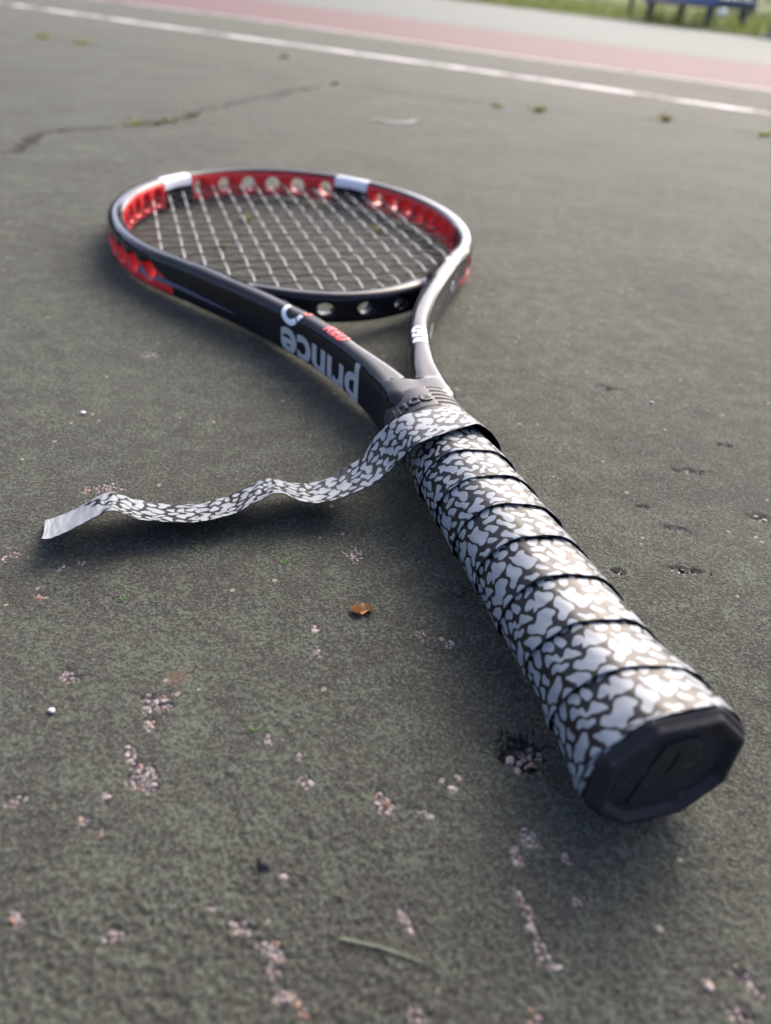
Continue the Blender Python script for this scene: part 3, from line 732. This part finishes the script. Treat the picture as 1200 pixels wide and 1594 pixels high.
# butt cap: flared rim, sunk end face, raised emblem
k = NT('butt_rubber'); n_ = k.noise(90, 5, .65); d_ = k.noise(420, 4, .6)
c = k.mix(n_, (.008, .008, .009), (.019, .019, .023)); c = k.mix(k.math('MULTIPLY', k.ramp(d_, .55, .72), .45), c, (.085, .070, .058))
k.set(col=c, rough=k.math('ADD', .42, k.math('MULTIPLY', d_, .3)), spec=.22); k.bump(d_, .25, .0004); M_CAP = k.m
pr = [(.0130, .0196, .0176), (.0036, .0206, .0186), (.0032, .0212, .0192), (.0025, .0212, .0192), (.0019, .0209, .0189), (.0015, .0204, .0187), (.0012, .0197, .0184), (.0011, .0193, .0183), (-.0003, .0189, .0180), (-.0007, .0186, .0177), (-.0008, .0180, .0171), (-.0007, .0172, .0163), (-.0005, .0169, .0160), (.0014, .0164, .0155), (.0015, .0160, .0152), (.0016, .0150, .0142), (.0016, .0080, .0075), (.0016, .0002, .0002)]
phi = np.linspace(0, 2*np.pi, 128, endpoint=False); Vc = []
for y, w_, h_ in pr:
    r_ = octo(phi, w_, h_, 80 if y < .0012 else (40 if y < .004 else 24)); Vc.append(np.stack([r_*np.sin(phi), np.full(128, y), zc(0)+r_*np.cos(phi)], -1))
cap = link('butt_cap', mesh_np('butt_cap', np.vstack(Vc), grid_faces(len(pr), 128, True)), M_CAP, racket)
# emblem: slanted P with a slit, drawn in face coordinates
ex, ez, c0 = np.array([21264, -3448.]), np.array([6005, -15223.]), np.array([701, 529.])
inv = np.linalg.inv(np.c_[ex, ez])
def fc(u, v): return inv @ (np.array([u, v])-c0)
outer = [fc(*q_) for q_ in [(455, 728), (690, 385), (790, 358), (872, 345), (915, 362), (912, 410), (868, 480), (800, 552), (735, 590), (688, 604), (606, 706), (530, 722)]]
hole_ = [fc(*q_) for q_ in [(672, 562), (764, 424), (786, 420), (700, 556)]]
def extrude_poly(bm, pts, y0, y1):
    a = [bm.verts.new((q_[0], y0, zc(0)+q_[1])) for q_ in pts]; b = [bm.verts.new((q_[0], y1, zc(0)+q_[1])) for q_ in pts]
    for i in range(len(pts)): bm.faces.new((a[i], a[(i+1) % len(pts)], b[(i+1) % len(pts)], b[i]))
    return a, b
bm = bmesh.new()
ao, bo = extrude_poly(bm, outer, .0020, .0010); ai, bi = extrude_poly(bm, hole_, .0020, .0010)
for ring_o, ring_i in ((bo, bi),):
    es = [bm.edges.get((r_[i], r_[(i+1) % len(r_)])) for r_ in (ring_o, ring_i) for i in range(len(r_))]
    bmesh.ops.triangle_fill(bm, use_beauty=True, edges=es)
link('emblem', bm_mesh('emblem', bm), M_CAP, cap)

# rubber collar with ribs and raised lettering
nr, nphi = 90, 220; ys_ = np.linspace(.166, .1975, nr); phi = np.linspace(-np.pi, np.pi, nphi, endpoint=False)
Vc = []
for y in ys_:
    t = (y-.166)/(.1975-.166)
    w_, h_ = .0177-.0002*t, .0160-.0009*t
    r_ = octo(phi, w_, h_, 8)
    rib = np.zeros_like(phi); inside = smoothstep(.02, .05, phi)*(1-smoothstep(2.3, 2.4, phi))
    pos_ = (y-.1795)/.0040
    rib = -.0008*smoothstep(.25, .9, .5+.5*math.cos(2*math.pi*pos_))*inside*(1 if .1770 < y < .1960 else 0)
    end = -.0012*smoothstep(.1962, .1975, y) - .0006*np.exp(-((y-.1768)/.0007)**2)*(1-inside)
    r_ = r_+rib+end; Vc.append(np.stack([r_*np.sin(phi), np.full(nphi, y), zc(y)+r_*np.cos(phi)], -1))
r_end = np.full(nphi, .004); Vc.append(np.stack([r_end*np.sin(phi), np.full(nphi, .1978), zc(.1975)+r_end*np.cos(phi)], -1))
M_COL = simple('collar_rubber', (.028, .028, .034), .50, .45, .25, 200, .15, 1200)
collar = link('collar', mesh_np('collar', np.vstack(Vc), grid_faces(nr+1, nphi, True)), M_COL, racket)
bm = text_mesh('prince', .0115, .00028, 1.0)
xs_ = [v.co.x for v in bm.verts]; wid = max(xs_)-min(xs_); x0_ = min(xs_)
top = {}
co = np.array([v.co[:] for v in bm.verts])
arc_s = .0300/wid
def on_collar(cx_, cy_, lift):
    d_arc = -(wid-(cx_-x0_))*arc_s-.0006
    ph_ = np.linspace(0, -2.6, 300); t_ = .5; w_, h_ = .0176, .0156; rr_ = octo(ph_, w_, h_, 8)
    pts = np.stack([rr_*np.sin(ph_), rr_*np.cos(ph_)], -1); al = np.r_[0, np.cumsum(np.linalg.norm(np.diff(pts, axis=0), axis=1))]
    ph1 = float(np.interp(-d_arc, al, ph_)); y = .1800+cy_*1.0+.002
    t = (y-.166)/(.1975-.166); r_ = float(octo(np.array(ph1), .0177-.0002*t, .0160-.0009*t, 8))+lift
    return (r_*math.sin(ph1), y, float(zc(y))+r_*math.cos(ph1))
ext = bmesh.ops.extrude_face_region(bm, geom=bm.faces[:])
newv = {e for e in ext['geom'] if isinstance(e, bmesh.types.BMVert)}
for v in bm.verts: v.co = on_collar(v.co.x, v.co.y, .0007 if v in newv else -.0002)
link('lettering', bm_mesh('lettering', bm), M_COL, collar)

# ---- printed grip tape: one strip wound up the handle, its loose end trailing over the ground
def print_tile(nu=480, nv=100, px_=.00025):
    g = np.random.default_rng(5); seeds = []
    Lu, Lv = nu*px_, nv*px_
    tries = 0
    while tries < 9000:
        tries += 1; a = np.array([g.uniform(0, Lu), g.uniform(-.002, Lv+.002)]); ok = True
        md = g.choice([.0037, .0054, .0070])
        for b in seeds:
            du = abs(a[0]-b[0]); du = min(du, Lu-du)
            if du*du+(a[1]-b[1])**2 < md*md: ok = False; break
        if ok: seeds.append(a)
    S_ = np.array(seeds); n = len(S_); par = list(range(n))
    def find(i):
        while par[i] != i: i = par[i]
        return i
    for i in range(n):
        du = np.abs(S_[:, 0]-S_[i, 0]); du = np.minimum(du, Lu-du); d = np.hypot(du, S_[:, 1]-S_[i, 1]); o = np.argsort(d)[1:5]
        for j in o:
            if g.random() < .14 and sum(find(q_) in (find(i), find(int(j))) for q_ in range(n)) <= 3: par[find(i)] = find(int(j))
    lab = np.array([find(i) for i in range(n)])
    u, v = np.meshgrid((np.arange(nu)+.5)*px_, (np.arange(nv)+.5)*px_, indexing='ij')
    uw = u+.0007*np.sin(v*2*np.pi/.0062+np.sin(u*2*np.pi*6/Lu)); vw = v+.0007*np.sin(u*2*np.pi*19/Lu+1.3)+.0004*np.sin(u*2*np.pi*37/Lu+v*900)
    D = np.empty((n,)+u.shape, np.float32); th_ = g.uniform(0, np.pi, n); st_ = g.uniform(1.1, 2.5, n)
    for i in range(n):
        du = (uw-S_[i, 0]+Lu/2) % Lu-Lu/2; dv = vw-S_[i, 1]; ca, sa = np.cos(th_[i]), np.sin(th_[i]); D[i] = np.hypot((du*ca+dv*sa)/st_[i]**.5, (dv*ca-du*sa)*st_[i]**.5)
    f1 = D.argmin(0); d1_ = D.min(0); l1 = lab[f1]
    d2_ = np.full(u.shape, 9.0, np.float32)
    for i in range(n): d2_ = np.where((lab[i] != l1) & (D[i] < d2_), D[i], d2_)
    e = np.clip((d2_-d1_)*.5, 0, .0014)
    fu = np.fft.fftfreq(nu, px_)[:, None]; fv = np.fft.fftfreq(2*nv, px_)[None, :]
    E = np.concatenate([e, e[:, ::-1]], 1)
    E = np.fft.ifft2(np.fft.fft2(E)*np.exp(-2*(np.pi*.00045)**2*(fu**2+fv**2))).real[:, :nv]
    return (E-.00068)*1000
TILE = print_tile()
def tile_at(u, v):
    nu, nv = TILE.shape; a = (u/.00025-.5) % nu; b = np.clip(v/.00025-.5, 0, nv-1.001)
    i = np.floor(a).astype(int); j = np.floor(b).astype(int); fa = a-i; fb = b-j; i1 = (i+1) % nu; i = i % nu
    return TILE[i, j]*(1-fa)*(1-fb)+TILE[i1, j]*fa*(1-fb)+TILE[i, j+1]*(1-fa)*fb+TILE[i1, j+1]*fa*fb
PITCH_W, Y0W, TW = .0197, .1572, .0245
def helix_row(kk_):
    """kk_ turns before the last crossing of the top; returns near edge, far edge"""
    ph = 2*np.pi*kk_; lf = 1-smoothstep(.02, .42, kk_)
    yn_ = Y0W-PITCH_W*kk_-.0040*lf; yf = yn_+TW-.0025*lf
    jit = .0007*np.sin(kk_*5.1)+.0004*np.sin(kk_*12.7+1)+.00018*np.sin(kk_*47.0)+.00012*np.sin(kk_*83.0+1); yn_ = yn_+jit; yf = yf+jit
    out_ = []
    for y, add in ((yn_, .0015+.00035*np.sin(kk_*21.0+2)*np.sin(kk_*7.3)+.0030*lf), (yf, .0002+.0010*lf)):
        y = np.maximum(y, .0027); r_ = octo(ph, dimW(y), dimH(y), 11)+add
        out_.append(np.stack([r_*np.sin(ph), y, zc(y)+r_*np.cos(ph)], -1))
    return out_[0], out_[1]
kh = np.arange(9.05, .055, -1.45/360)
Nn, Ff = helix_row(kh)
tail = [(np.array(n_)/1000, np.array(f_)/1000) for f_, n_ in DATA['tail']][::-1]
cn_, cf_ = helix_row(np.array([.115, .085, .056]))
ctlN = np.vstack([cn_, [a for a, b in tail]]); ctlF = np.vstack([cf_, [b for a, b in tail]])
tN = catmull(ctlN, 11)[22:]; tF = catmull(ctlF, 11)[22:]
def gsm(P_, it=3):
    for _ in range(it): P_ = np.vstack([P_[:1], (P_[:-2]+2*P_[1:-1]+P_[2:])/4, P_[-1:]])
    return P_
tN, tF = gsm(tN, 14), gsm(tF, 14)
N_all = np.vstack([Nn, tN[1:]]); F_all = np.vstack([Ff, tF[1:]])
MV = 52; vv = np.linspace(0, 1, MV)
G = N_all[:, None, :]*(1-vv)[None, :, None] + F_all[:, None, :]*vv[None, :, None]
# crossways sag of the loose part and radial correction on the wound part
nh = len(Nn)
for r0 in range(0, nh):
    pass
yy_ = G[:nh, :, 1]; ph_ = (2*np.pi*kh)[:, None]; add_ = (.0015*(1-vv)+.0002*vv)[None, :]+(.00035*np.sin(kh*21.0+2)*np.sin(kh*7.3))[:, None]*(1-vv)[None, :]**2+(1-smoothstep(.02, .42, kh))[:, None]*(.0030*(1-vv)+.0010*vv)[None, :]
add_ = add_ + .00016*pnoise(kh[:, None]*16+vv[None, :]*.6, vv[None, :]*2.2+kh[:, None]*1.0, 61) + .00010*pnoise(kh[:, None]*44+vv[None, :]*3, vv[None, :]*3.0, 62)
rr_ = octo(ph_, dimW(yy_), dimH(yy_), 11)+add_
G[:nh, :, 0] = rr_*np.sin(ph_); G[:nh, :, 2] = zc(yy_)+rr_*np.cos(ph_)
nt_ = len(G)-nh; fade_ = smoothstep(0, .035, np.linspace(0, .25, nt_))[:, None]; ut_ = np.linspace(0, .25, nt_)[:, None]
crs = .00045*pnoise(ut_/.009+vv[None, :]*.9, vv[None, :]*1.6+ut_*10, 71)+.00022*pnoise(ut_/.0035, vv[None, :]*3+ut_*30, 72)-.0007*np.sin(np.pi*vv)[None, :]
G[nh:, :, 2] += crs*fade_
dU = np.gradient(G, axis=0); dV = np.gradient(G, axis=1); NM = np.cross(dU, dV); ln = np.linalg.norm(NM, axis=2, keepdims=True); NM = NM/np.maximum(ln, 1e-12)
flip = 1.0 if np.mean(NM[:nh, :, 0]*np.sin(ph_)+NM[:nh, :, 2]*np.cos(ph_)) > 0 else -1.0
NM *= flip
mid_ = G[:, MV//2, :]; uu = np.r_[0, np.cumsum(np.linalg.norm(np.diff(mid_, axis=0), axis=1))]
U_, V_ = np.meshgrid(uu, vv*TW, indexing='ij')
pr_ = tile_at(U_, V_)
# plain pale finishing end of the tape
endd = uu[-1]-uu; plain = (.0185-endd)[:, None] + .0045*np.sin(V_/.0065+.6) + 0*V_
pr_ = np.maximum(pr_, np.clip(plain*1000*.35, -1, 1)); pr_ = np.where(plain > -.0012, np.maximum(pr_, np.where(plain > 0, .5, -.4)), pr_)
TH = .0004
BJ = list(range(MV-1, -1, -3)); BJ = BJ+[0] if BJ[-1] else BJ
bot = G[:, BJ, :]-NM[:, BJ, :]*TH
allV = np.concatenate([G, bot], 1); m_ = MV+len(BJ)
F4 = grid_faces(len(G), m_, True)
if flip < 0: F4 = F4[:, ::-1]
me = mesh_np('grip_tape', allV.reshape(-1, 3), F4)
P_at = np.concatenate([pr_, np.full((len(G), len(BJ)), -1.0)], 1); attr(me, 'print', P_at.ravel())
k = NT('printed_tape'); n_ = k.noise(45, 4, .6); wr = k.noise(190, 3, .6)
pale = k.mix(n_, (.190, .210, .230), (.240, .262, .284)); blk = k.mix(n_, (.007, .007, .007), (.014, .013, .012))
k.set(col=k.mix(k.ramp(k.at('print'), -.05, .05), blk, pale), rough=k.math('ADD', .30, k.math('MULTIPLY', wr, .14)), spec=.27)
k.bump(k.math('ADD', wr, k.math('MULTIPLY', n_, 2.0)), .12, .0006)
tape = link('grip_tape', me, k.m, racket)

# ------------------------------------------------------------------ small stones of the court surface
def stone_mesh(seed, sub=2):
    g = random.Random(seed); bm = bmesh.new(); bmesh.ops.create_icosphere(bm, subdivisions=sub, radius=1)
    ax3 = [Vector((g.gauss(0, 1), g.gauss(0, 1), g.gauss(0, 1))).normalized() for _ in range(7)]; lim = [g.uniform(.45, .85) for _ in range(7)]
    for v in bm.verts:
        for a, l_ in zip(ax3+ax3[:0], lim):
            d = v.co.dot(a)
            if d > l_: v.co -= a*(d-l_)*.85
    me = bm_mesh('pebble', bm, True); return me
STONE_COL = [(.27, .235, .215), (.225, .185, .175), (.26, .18, .12), (.31, .285, .26), (.16, .14, .14), (.22, .12, .085)]
stone_m = []
for ci, sc_ in enumerate(STONE_COL):
    k = NT('stone'); n_ = k.noise(900, 4, .6); lo = tuple(v*.65 for v in sc_)
    k.set(col=k.mix(n_, lo, sc_), rough=.6, spec=.4); k.bump(n_, .3, .0002); stone_m.append(k.m)
variants = []
for ci in range(6):
    for j in range(3):
        me = stone_mesh(ci*10+j); me.materials.append(stone_m[ci]); variants.append(me)
def court_piece(name, me, x, y, z, sx, sy, sz_, rz, parent=court):
    o = bpy.data.objects.new(name, me); COL.objects.link(o); o.parent = parent
    o.location = (x, y, z); o.scale = (sx, sy, sz_); o.rotation_euler = (random.uniform(-.4, .4), random.uniform(-.4, .4), rz); return o
wts = [0, 0, 0, 1, 1, 1, 2, 3, 3, 4, 4, 5]
count = 0
for px0, py0, rx, ry, nn in PITS:
    placed = []
    for i in range(int(nn)):
        for _ in range(30):
            a = random.uniform(0, 6.283); d = math.sqrt(random.random())*.92; x = px0+rx*d*math.cos(a); y = py0+ry*d*math.sin(a)
            r_ = random.uniform(.00042, .00100)*(1.25 if nn < 4 else 1)
            if abs(px0+.0232) < .001:
                r_ *= 1.45; y = py0-abs(y-py0)*.8-.0015
            if all(math.hypot(x-b[0], y-b[1]) > (r_+b[2])*.85 for b in placed): break
        placed.append((x, y, r_)); ci = random.choice(wts)
        z = float(court_z(x, y)[0]) - min(.0005, .2*rx)
        court_piece('pebble', variants[ci*3+random.randrange(3)], x, y, z-r_*.12, r_*random.uniform(.9, 1.6), r_*random.uniform(.75, 1.15), r_*random.uniform(.5, .75), random.uniform(0, 6.28)); count += 1

# loose stones lying on the court
def loose(x, y, r_, mi, label):
    me = stone_mesh(50+int(r_*1e5)+mi, 3).copy(); me.materials.clear(); me.materials.append(mi_mats[mi])
    o = bpy.data.objects.new('loose_stone', me); COL.objects.link(o); o.location = (x, y, float(court_z(x, y)[0])+r_*.45); o.scale = (r_*1.15, r_, r_*.75); o.rotation_euler = (0, .15, random.uniform(0, 6))
    tag(o, label, 'stone', 'loose stones on the court')
mi_mats = [simple('dark_stone', (.040, .036, .036), .6, .4, .5, 700, .4, 1500), simple('black_tar', (.012, .012, .012), .5, .5, .4, 700, .4, 1500), simple('white_stone', (.55, .52, .48), .6, .4, .15, 700)]
ST = np.array(DATA['stones'])/1000
loose(*ST[0], .0020, 0, 'dark brown stone on the court close beside the left side of the grip')
loose(*ST[1], .0016, 1, 'tiny black lump on the court near the bottom, below the brown leaf')
loose(*ST[2], .0013, 2, 'small white stone on the court above the blank end of the tape')
loose(*ST[3], .0010, 2, 'tiny white stone at the left edge of the court, below the tape')
loose(*ST[4], .0011, 2, 'small pale stone on the open court right of the racket')

# dry leaf scrap: a curled sheet with thickness
lx, ly = np.array(DATA['leaf'])/1000
nu, nv = 22, 14; Vt = []
for i in range(nu):
    t = i/(nu-1)*2-1
    half = .0020*max(.12 if t > 0 else .45, (1-abs(t)**3.2))*(1+.22*math.sin(3*t+1)+.12*math.sin(11*t))
    for j in range(nv):
        s = j/(nv-1)*2-1
        Vt.append((t*.0037+.0004*math.sin(4*s), s*half+.0006*math.sin(2.2*t), .0013+.0010*s*s+.0010*t*t*(1 if t > 0 else .3)-.0005*math.cos(s*3)+.0003*math.sin(5*t+3*s)))
Vt = np.array(Vt); Vb = Vt-[0, 0, .00012]; n0 = len(Vt)
F = grid_faces(nu, nv); Fb = F[:, ::-1]+n0
rim = [(i*nv, (i+1)*nv) for i in range(nu-1)]+[((nu-1)*nv+j, (nu-1)*nv+j+1) for j in range(nv-1)]+[((i+1)*nv+nv-1, i*nv+nv-1) for i in range(nu-1)]+[(j+1, j) for j in range(nv-1)]
Fr = np.array([[b, a, a+n0, b+n0] for a, b in rim])
me = mesh_np('dry_leaf', np.vstack([Vt, Vb]), np.vstack([F, Fb, Fr]))
k = NT('dry_leaf'); n_ = k.noise(500, 4, .6)
c = k.mix(n_, (.42, .20, .07), (.62, .37, .17)); k.set(col=c, rough=.5, spec=.4); thin(k, c, .35); k.bump(n_, .5, .0003)
o = link('dry_leaf', me, k.m); o.location = (lx, ly, float(court_z(lx, ly)[0])-.0006); o.rotation_euler = (.12, 0, -.45)
tag(o, 'small curled orange brown leaf scrap lying alone on the dark court', 'leaf')

# straw stalk near the lower edge
def stalk(P, r0, r1, name, mat):
    P = catmull(P, 8); n = len(P); a = np.linspace(0, 2*np.pi, 6, endpoint=False); T = np.gradient(P, axis=0); T /= np.linalg.norm(T, axis=1)[:, None]
    U = np.cross(T, [.1, .2, 1]); U /= np.linalg.norm(U, axis=1)[:, None]; W_ = np.cross(U, T); r_ = np.linspace(r0, r1, n)[:, None, None]
    V = P[:, None, :]+r_*(np.cos(a)[None, :, None]*U[:, None, :]+np.sin(a)[None, :, None]*W_[:, None, :])
    return mesh_np(name, V.reshape(-1, 3), grid_faces(n, 6, True))
sk = np.array(DATA['stalk'])/1000
sk[1] = (sk[0]+sk[2])/2+[.0004, .0004]
P_ = [(x, y, float(court_z(x, y)[0])+.0004) for x, y in sk]
o = link('grass_stalk', stalk(P_, .00032, .00018, 'grass_stalk', None), simple('straw', (.15, .18, .11), .6, .4, .25, 300)); tag(o, 'faded pale green grass stalk lying flat near the bottom edge', 'grass stalk')

# little green sprigs and weeds
M_SPRIG = simple('sprig_green', (.075, .19, .030), .5, .4, .3, 300)
def weed_mat(name, a, b):
    k = NT(name); c = k.mix(k.noise(70, 4, .6), a, b); k.set(col=c, rough=.6, spec=.3); thin(k, c, .7); return k.m
M_WEED = weed_mat('weed_green', (.36, .39, .08), (.52, .53, .16))
M_WEED2 = weed_mat('weed_dry', (.30, .25, .15), (.46, .40, .25))
def blade_part(name, base, tip, bend, wd, mat, parent):
    b = Vector(base); t = Vector(tip); mid_v = (b+t)/2+Vector(bend); n = 7; pts = []
    for i in range(n):
        s = i/(n-1); pts.append((1-s)**2*b+2*s*(1-s)*mid_v+s*s*t)
    side_v = (t-b).cross(Vector((0, 0, 1))); side_v = side_v.normalized() if side_v.length > 1e-9 else Vector((1, 0, 0))
    bm = bmesh.new(); rows = []
    for i, q_ in enumerate(pts):
        s = i/(n-1); h_ = wd*max(.08, math.sin(math.pi*min(1, .25+.75*s))) if s < 1 else wd*.06
        rows.append([bm.verts.new(q_-side_v*h_), bm.verts.new(q_+Vector((0, 0, h_*.35))), bm.verts.new(q_+side_v*h_), bm.verts.new(q_-Vector((0, 0, h_*.15)))])
    for i in range(n-1):
        for j in range(4): bm.faces.new((rows[i][j], rows[i][(j+1) % 4], rows[i+1][(j+1) % 4], rows[i+1][j]))
    bm.faces.new(rows[0]); bm.faces.new(rows[-1][::-1])
    return link(name, bm_mesh(name, bm, True), mat, parent)
SPR = {'a': 'thin curly green sprig on the court between the tape and the leaf', 'b': 'tiny green sprig on the court below the blank tape end', 'c': 'tiny green sprig in the shade just under the middle of the tape', 'd': 'tiny green sprig on the court left of the orange leaf, lower down'}
for nm, x, y in DATA['sprigs']:
    x, y = x/1000, y/1000; e = empty('grass_sprig', (x, y, float(court_z(x, y)[0]))); tag(e, SPR[nm], 'sprig', 'green sprigs on the court')
    for i in range(3 if nm == 'a' else 2):
        a = random.uniform(0, 6.28); L = random.uniform(.0030, .0050) if nm == 'a' else random.uniform(.0020, .0030)
        blade_part('blade', (0, 0, 0), (L*math.cos(a), L*math.sin(a), L*random.uniform(.2, .6)), (L*.3, -L*.2, L*.35), .00024, M_SPRIG, e)
TL = {'c1a': 'yellow green weed tuft in the dark crack, leftmost green one', 'c1b': 'bright green weed tuft in the dark crack, right of the dry brown bit', 'c1c': 'dry pale weed in the dark crack between two green tufts', 'c1d': 'brown dry weed standing at the right bend of the dark crack',
      'c2a': 'weed tuft on the far faint crack near the left edge', 'c2b': 'darker green weed tuft on the far faint crack, second from the left', 'c2c': 'small yellowish weed on the court just before the white line', 'c2d': 'faint dry weed on the far crack above the middle of the racket head',
      'c2e': 'wide yellow green weed tuft on the far crack right of the head', 'c2f': 'bright weed tuft on the far crack just right of the wide one', 'c2g': 'weed tuft on the far crack beneath the white line on the right', 'c2h': 'weed tuft at the right edge end of the far crack',
      's1': 'green weed seen through the strings by the left silver patch', 's2': 'pale green weed seen through the upper middle of the strings', 's3': 'pale green weed seen through the strings on the left', 's4': 'green weed seen through the strings below the red far rim', 's5': 'bright green weed seen through the strings on the right', 's6': 'faint yellowish weed seen through the strings at lower left'}
for nm, x, y, hpx in DATA['tufts']:
    x, y, hh = x/1000, y/1000, hpx/1000*(2.0 if nm[0] == 's' else 1.5); e = empty('weed_tuft', (x, y, float(court_z(x, y)[0])-.001)); tag(e, TL[nm], 'weed', 'weeds growing from the court')
    dry = nm in ('c1c', 'c1d', 'c2d', 's6'); inside_ = nm[0] == 's'
    for i in range(9 if inside_ else 15):
        a = random.uniform(0, 6.28); L = hh*random.uniform(.5, 1.1); sp_ = random.uniform(.5, 1.7) if inside_ else random.uniform(.6, 2.2)
        h_ = min(L*random.uniform(.35, .9), .0085) if inside_ else L*random.uniform(.25, .8)
        blade_part('blade', (random.uniform(-.4, .4)*hh, random.uniform(-.25, .25)*hh, 0), (L*sp_*math.cos(a), L*sp_*math.sin(a)*.6, h_), (0, 0, L*.25), hh*.10, M_WEED2 if (dry or random.random() < .2) else M_WEED, e)

# pale curved scuff on the court
mx, my = .2866, 1.1698
bm = ring_bm(.030, .042, R(195), R(345), 40)
for v in bm.verts: v.co = (mx+v.co.x*.9, my+.03+v.co.y*1.15, .0010)
me = bpy.data.meshes.new('scuff_mark'); bm.to_mesh(me); bm.free(); tag(link('scuff_mark', me, worn_paint('scuff_paint', (.36, .36, .34), .46, 60)), kind='structure')
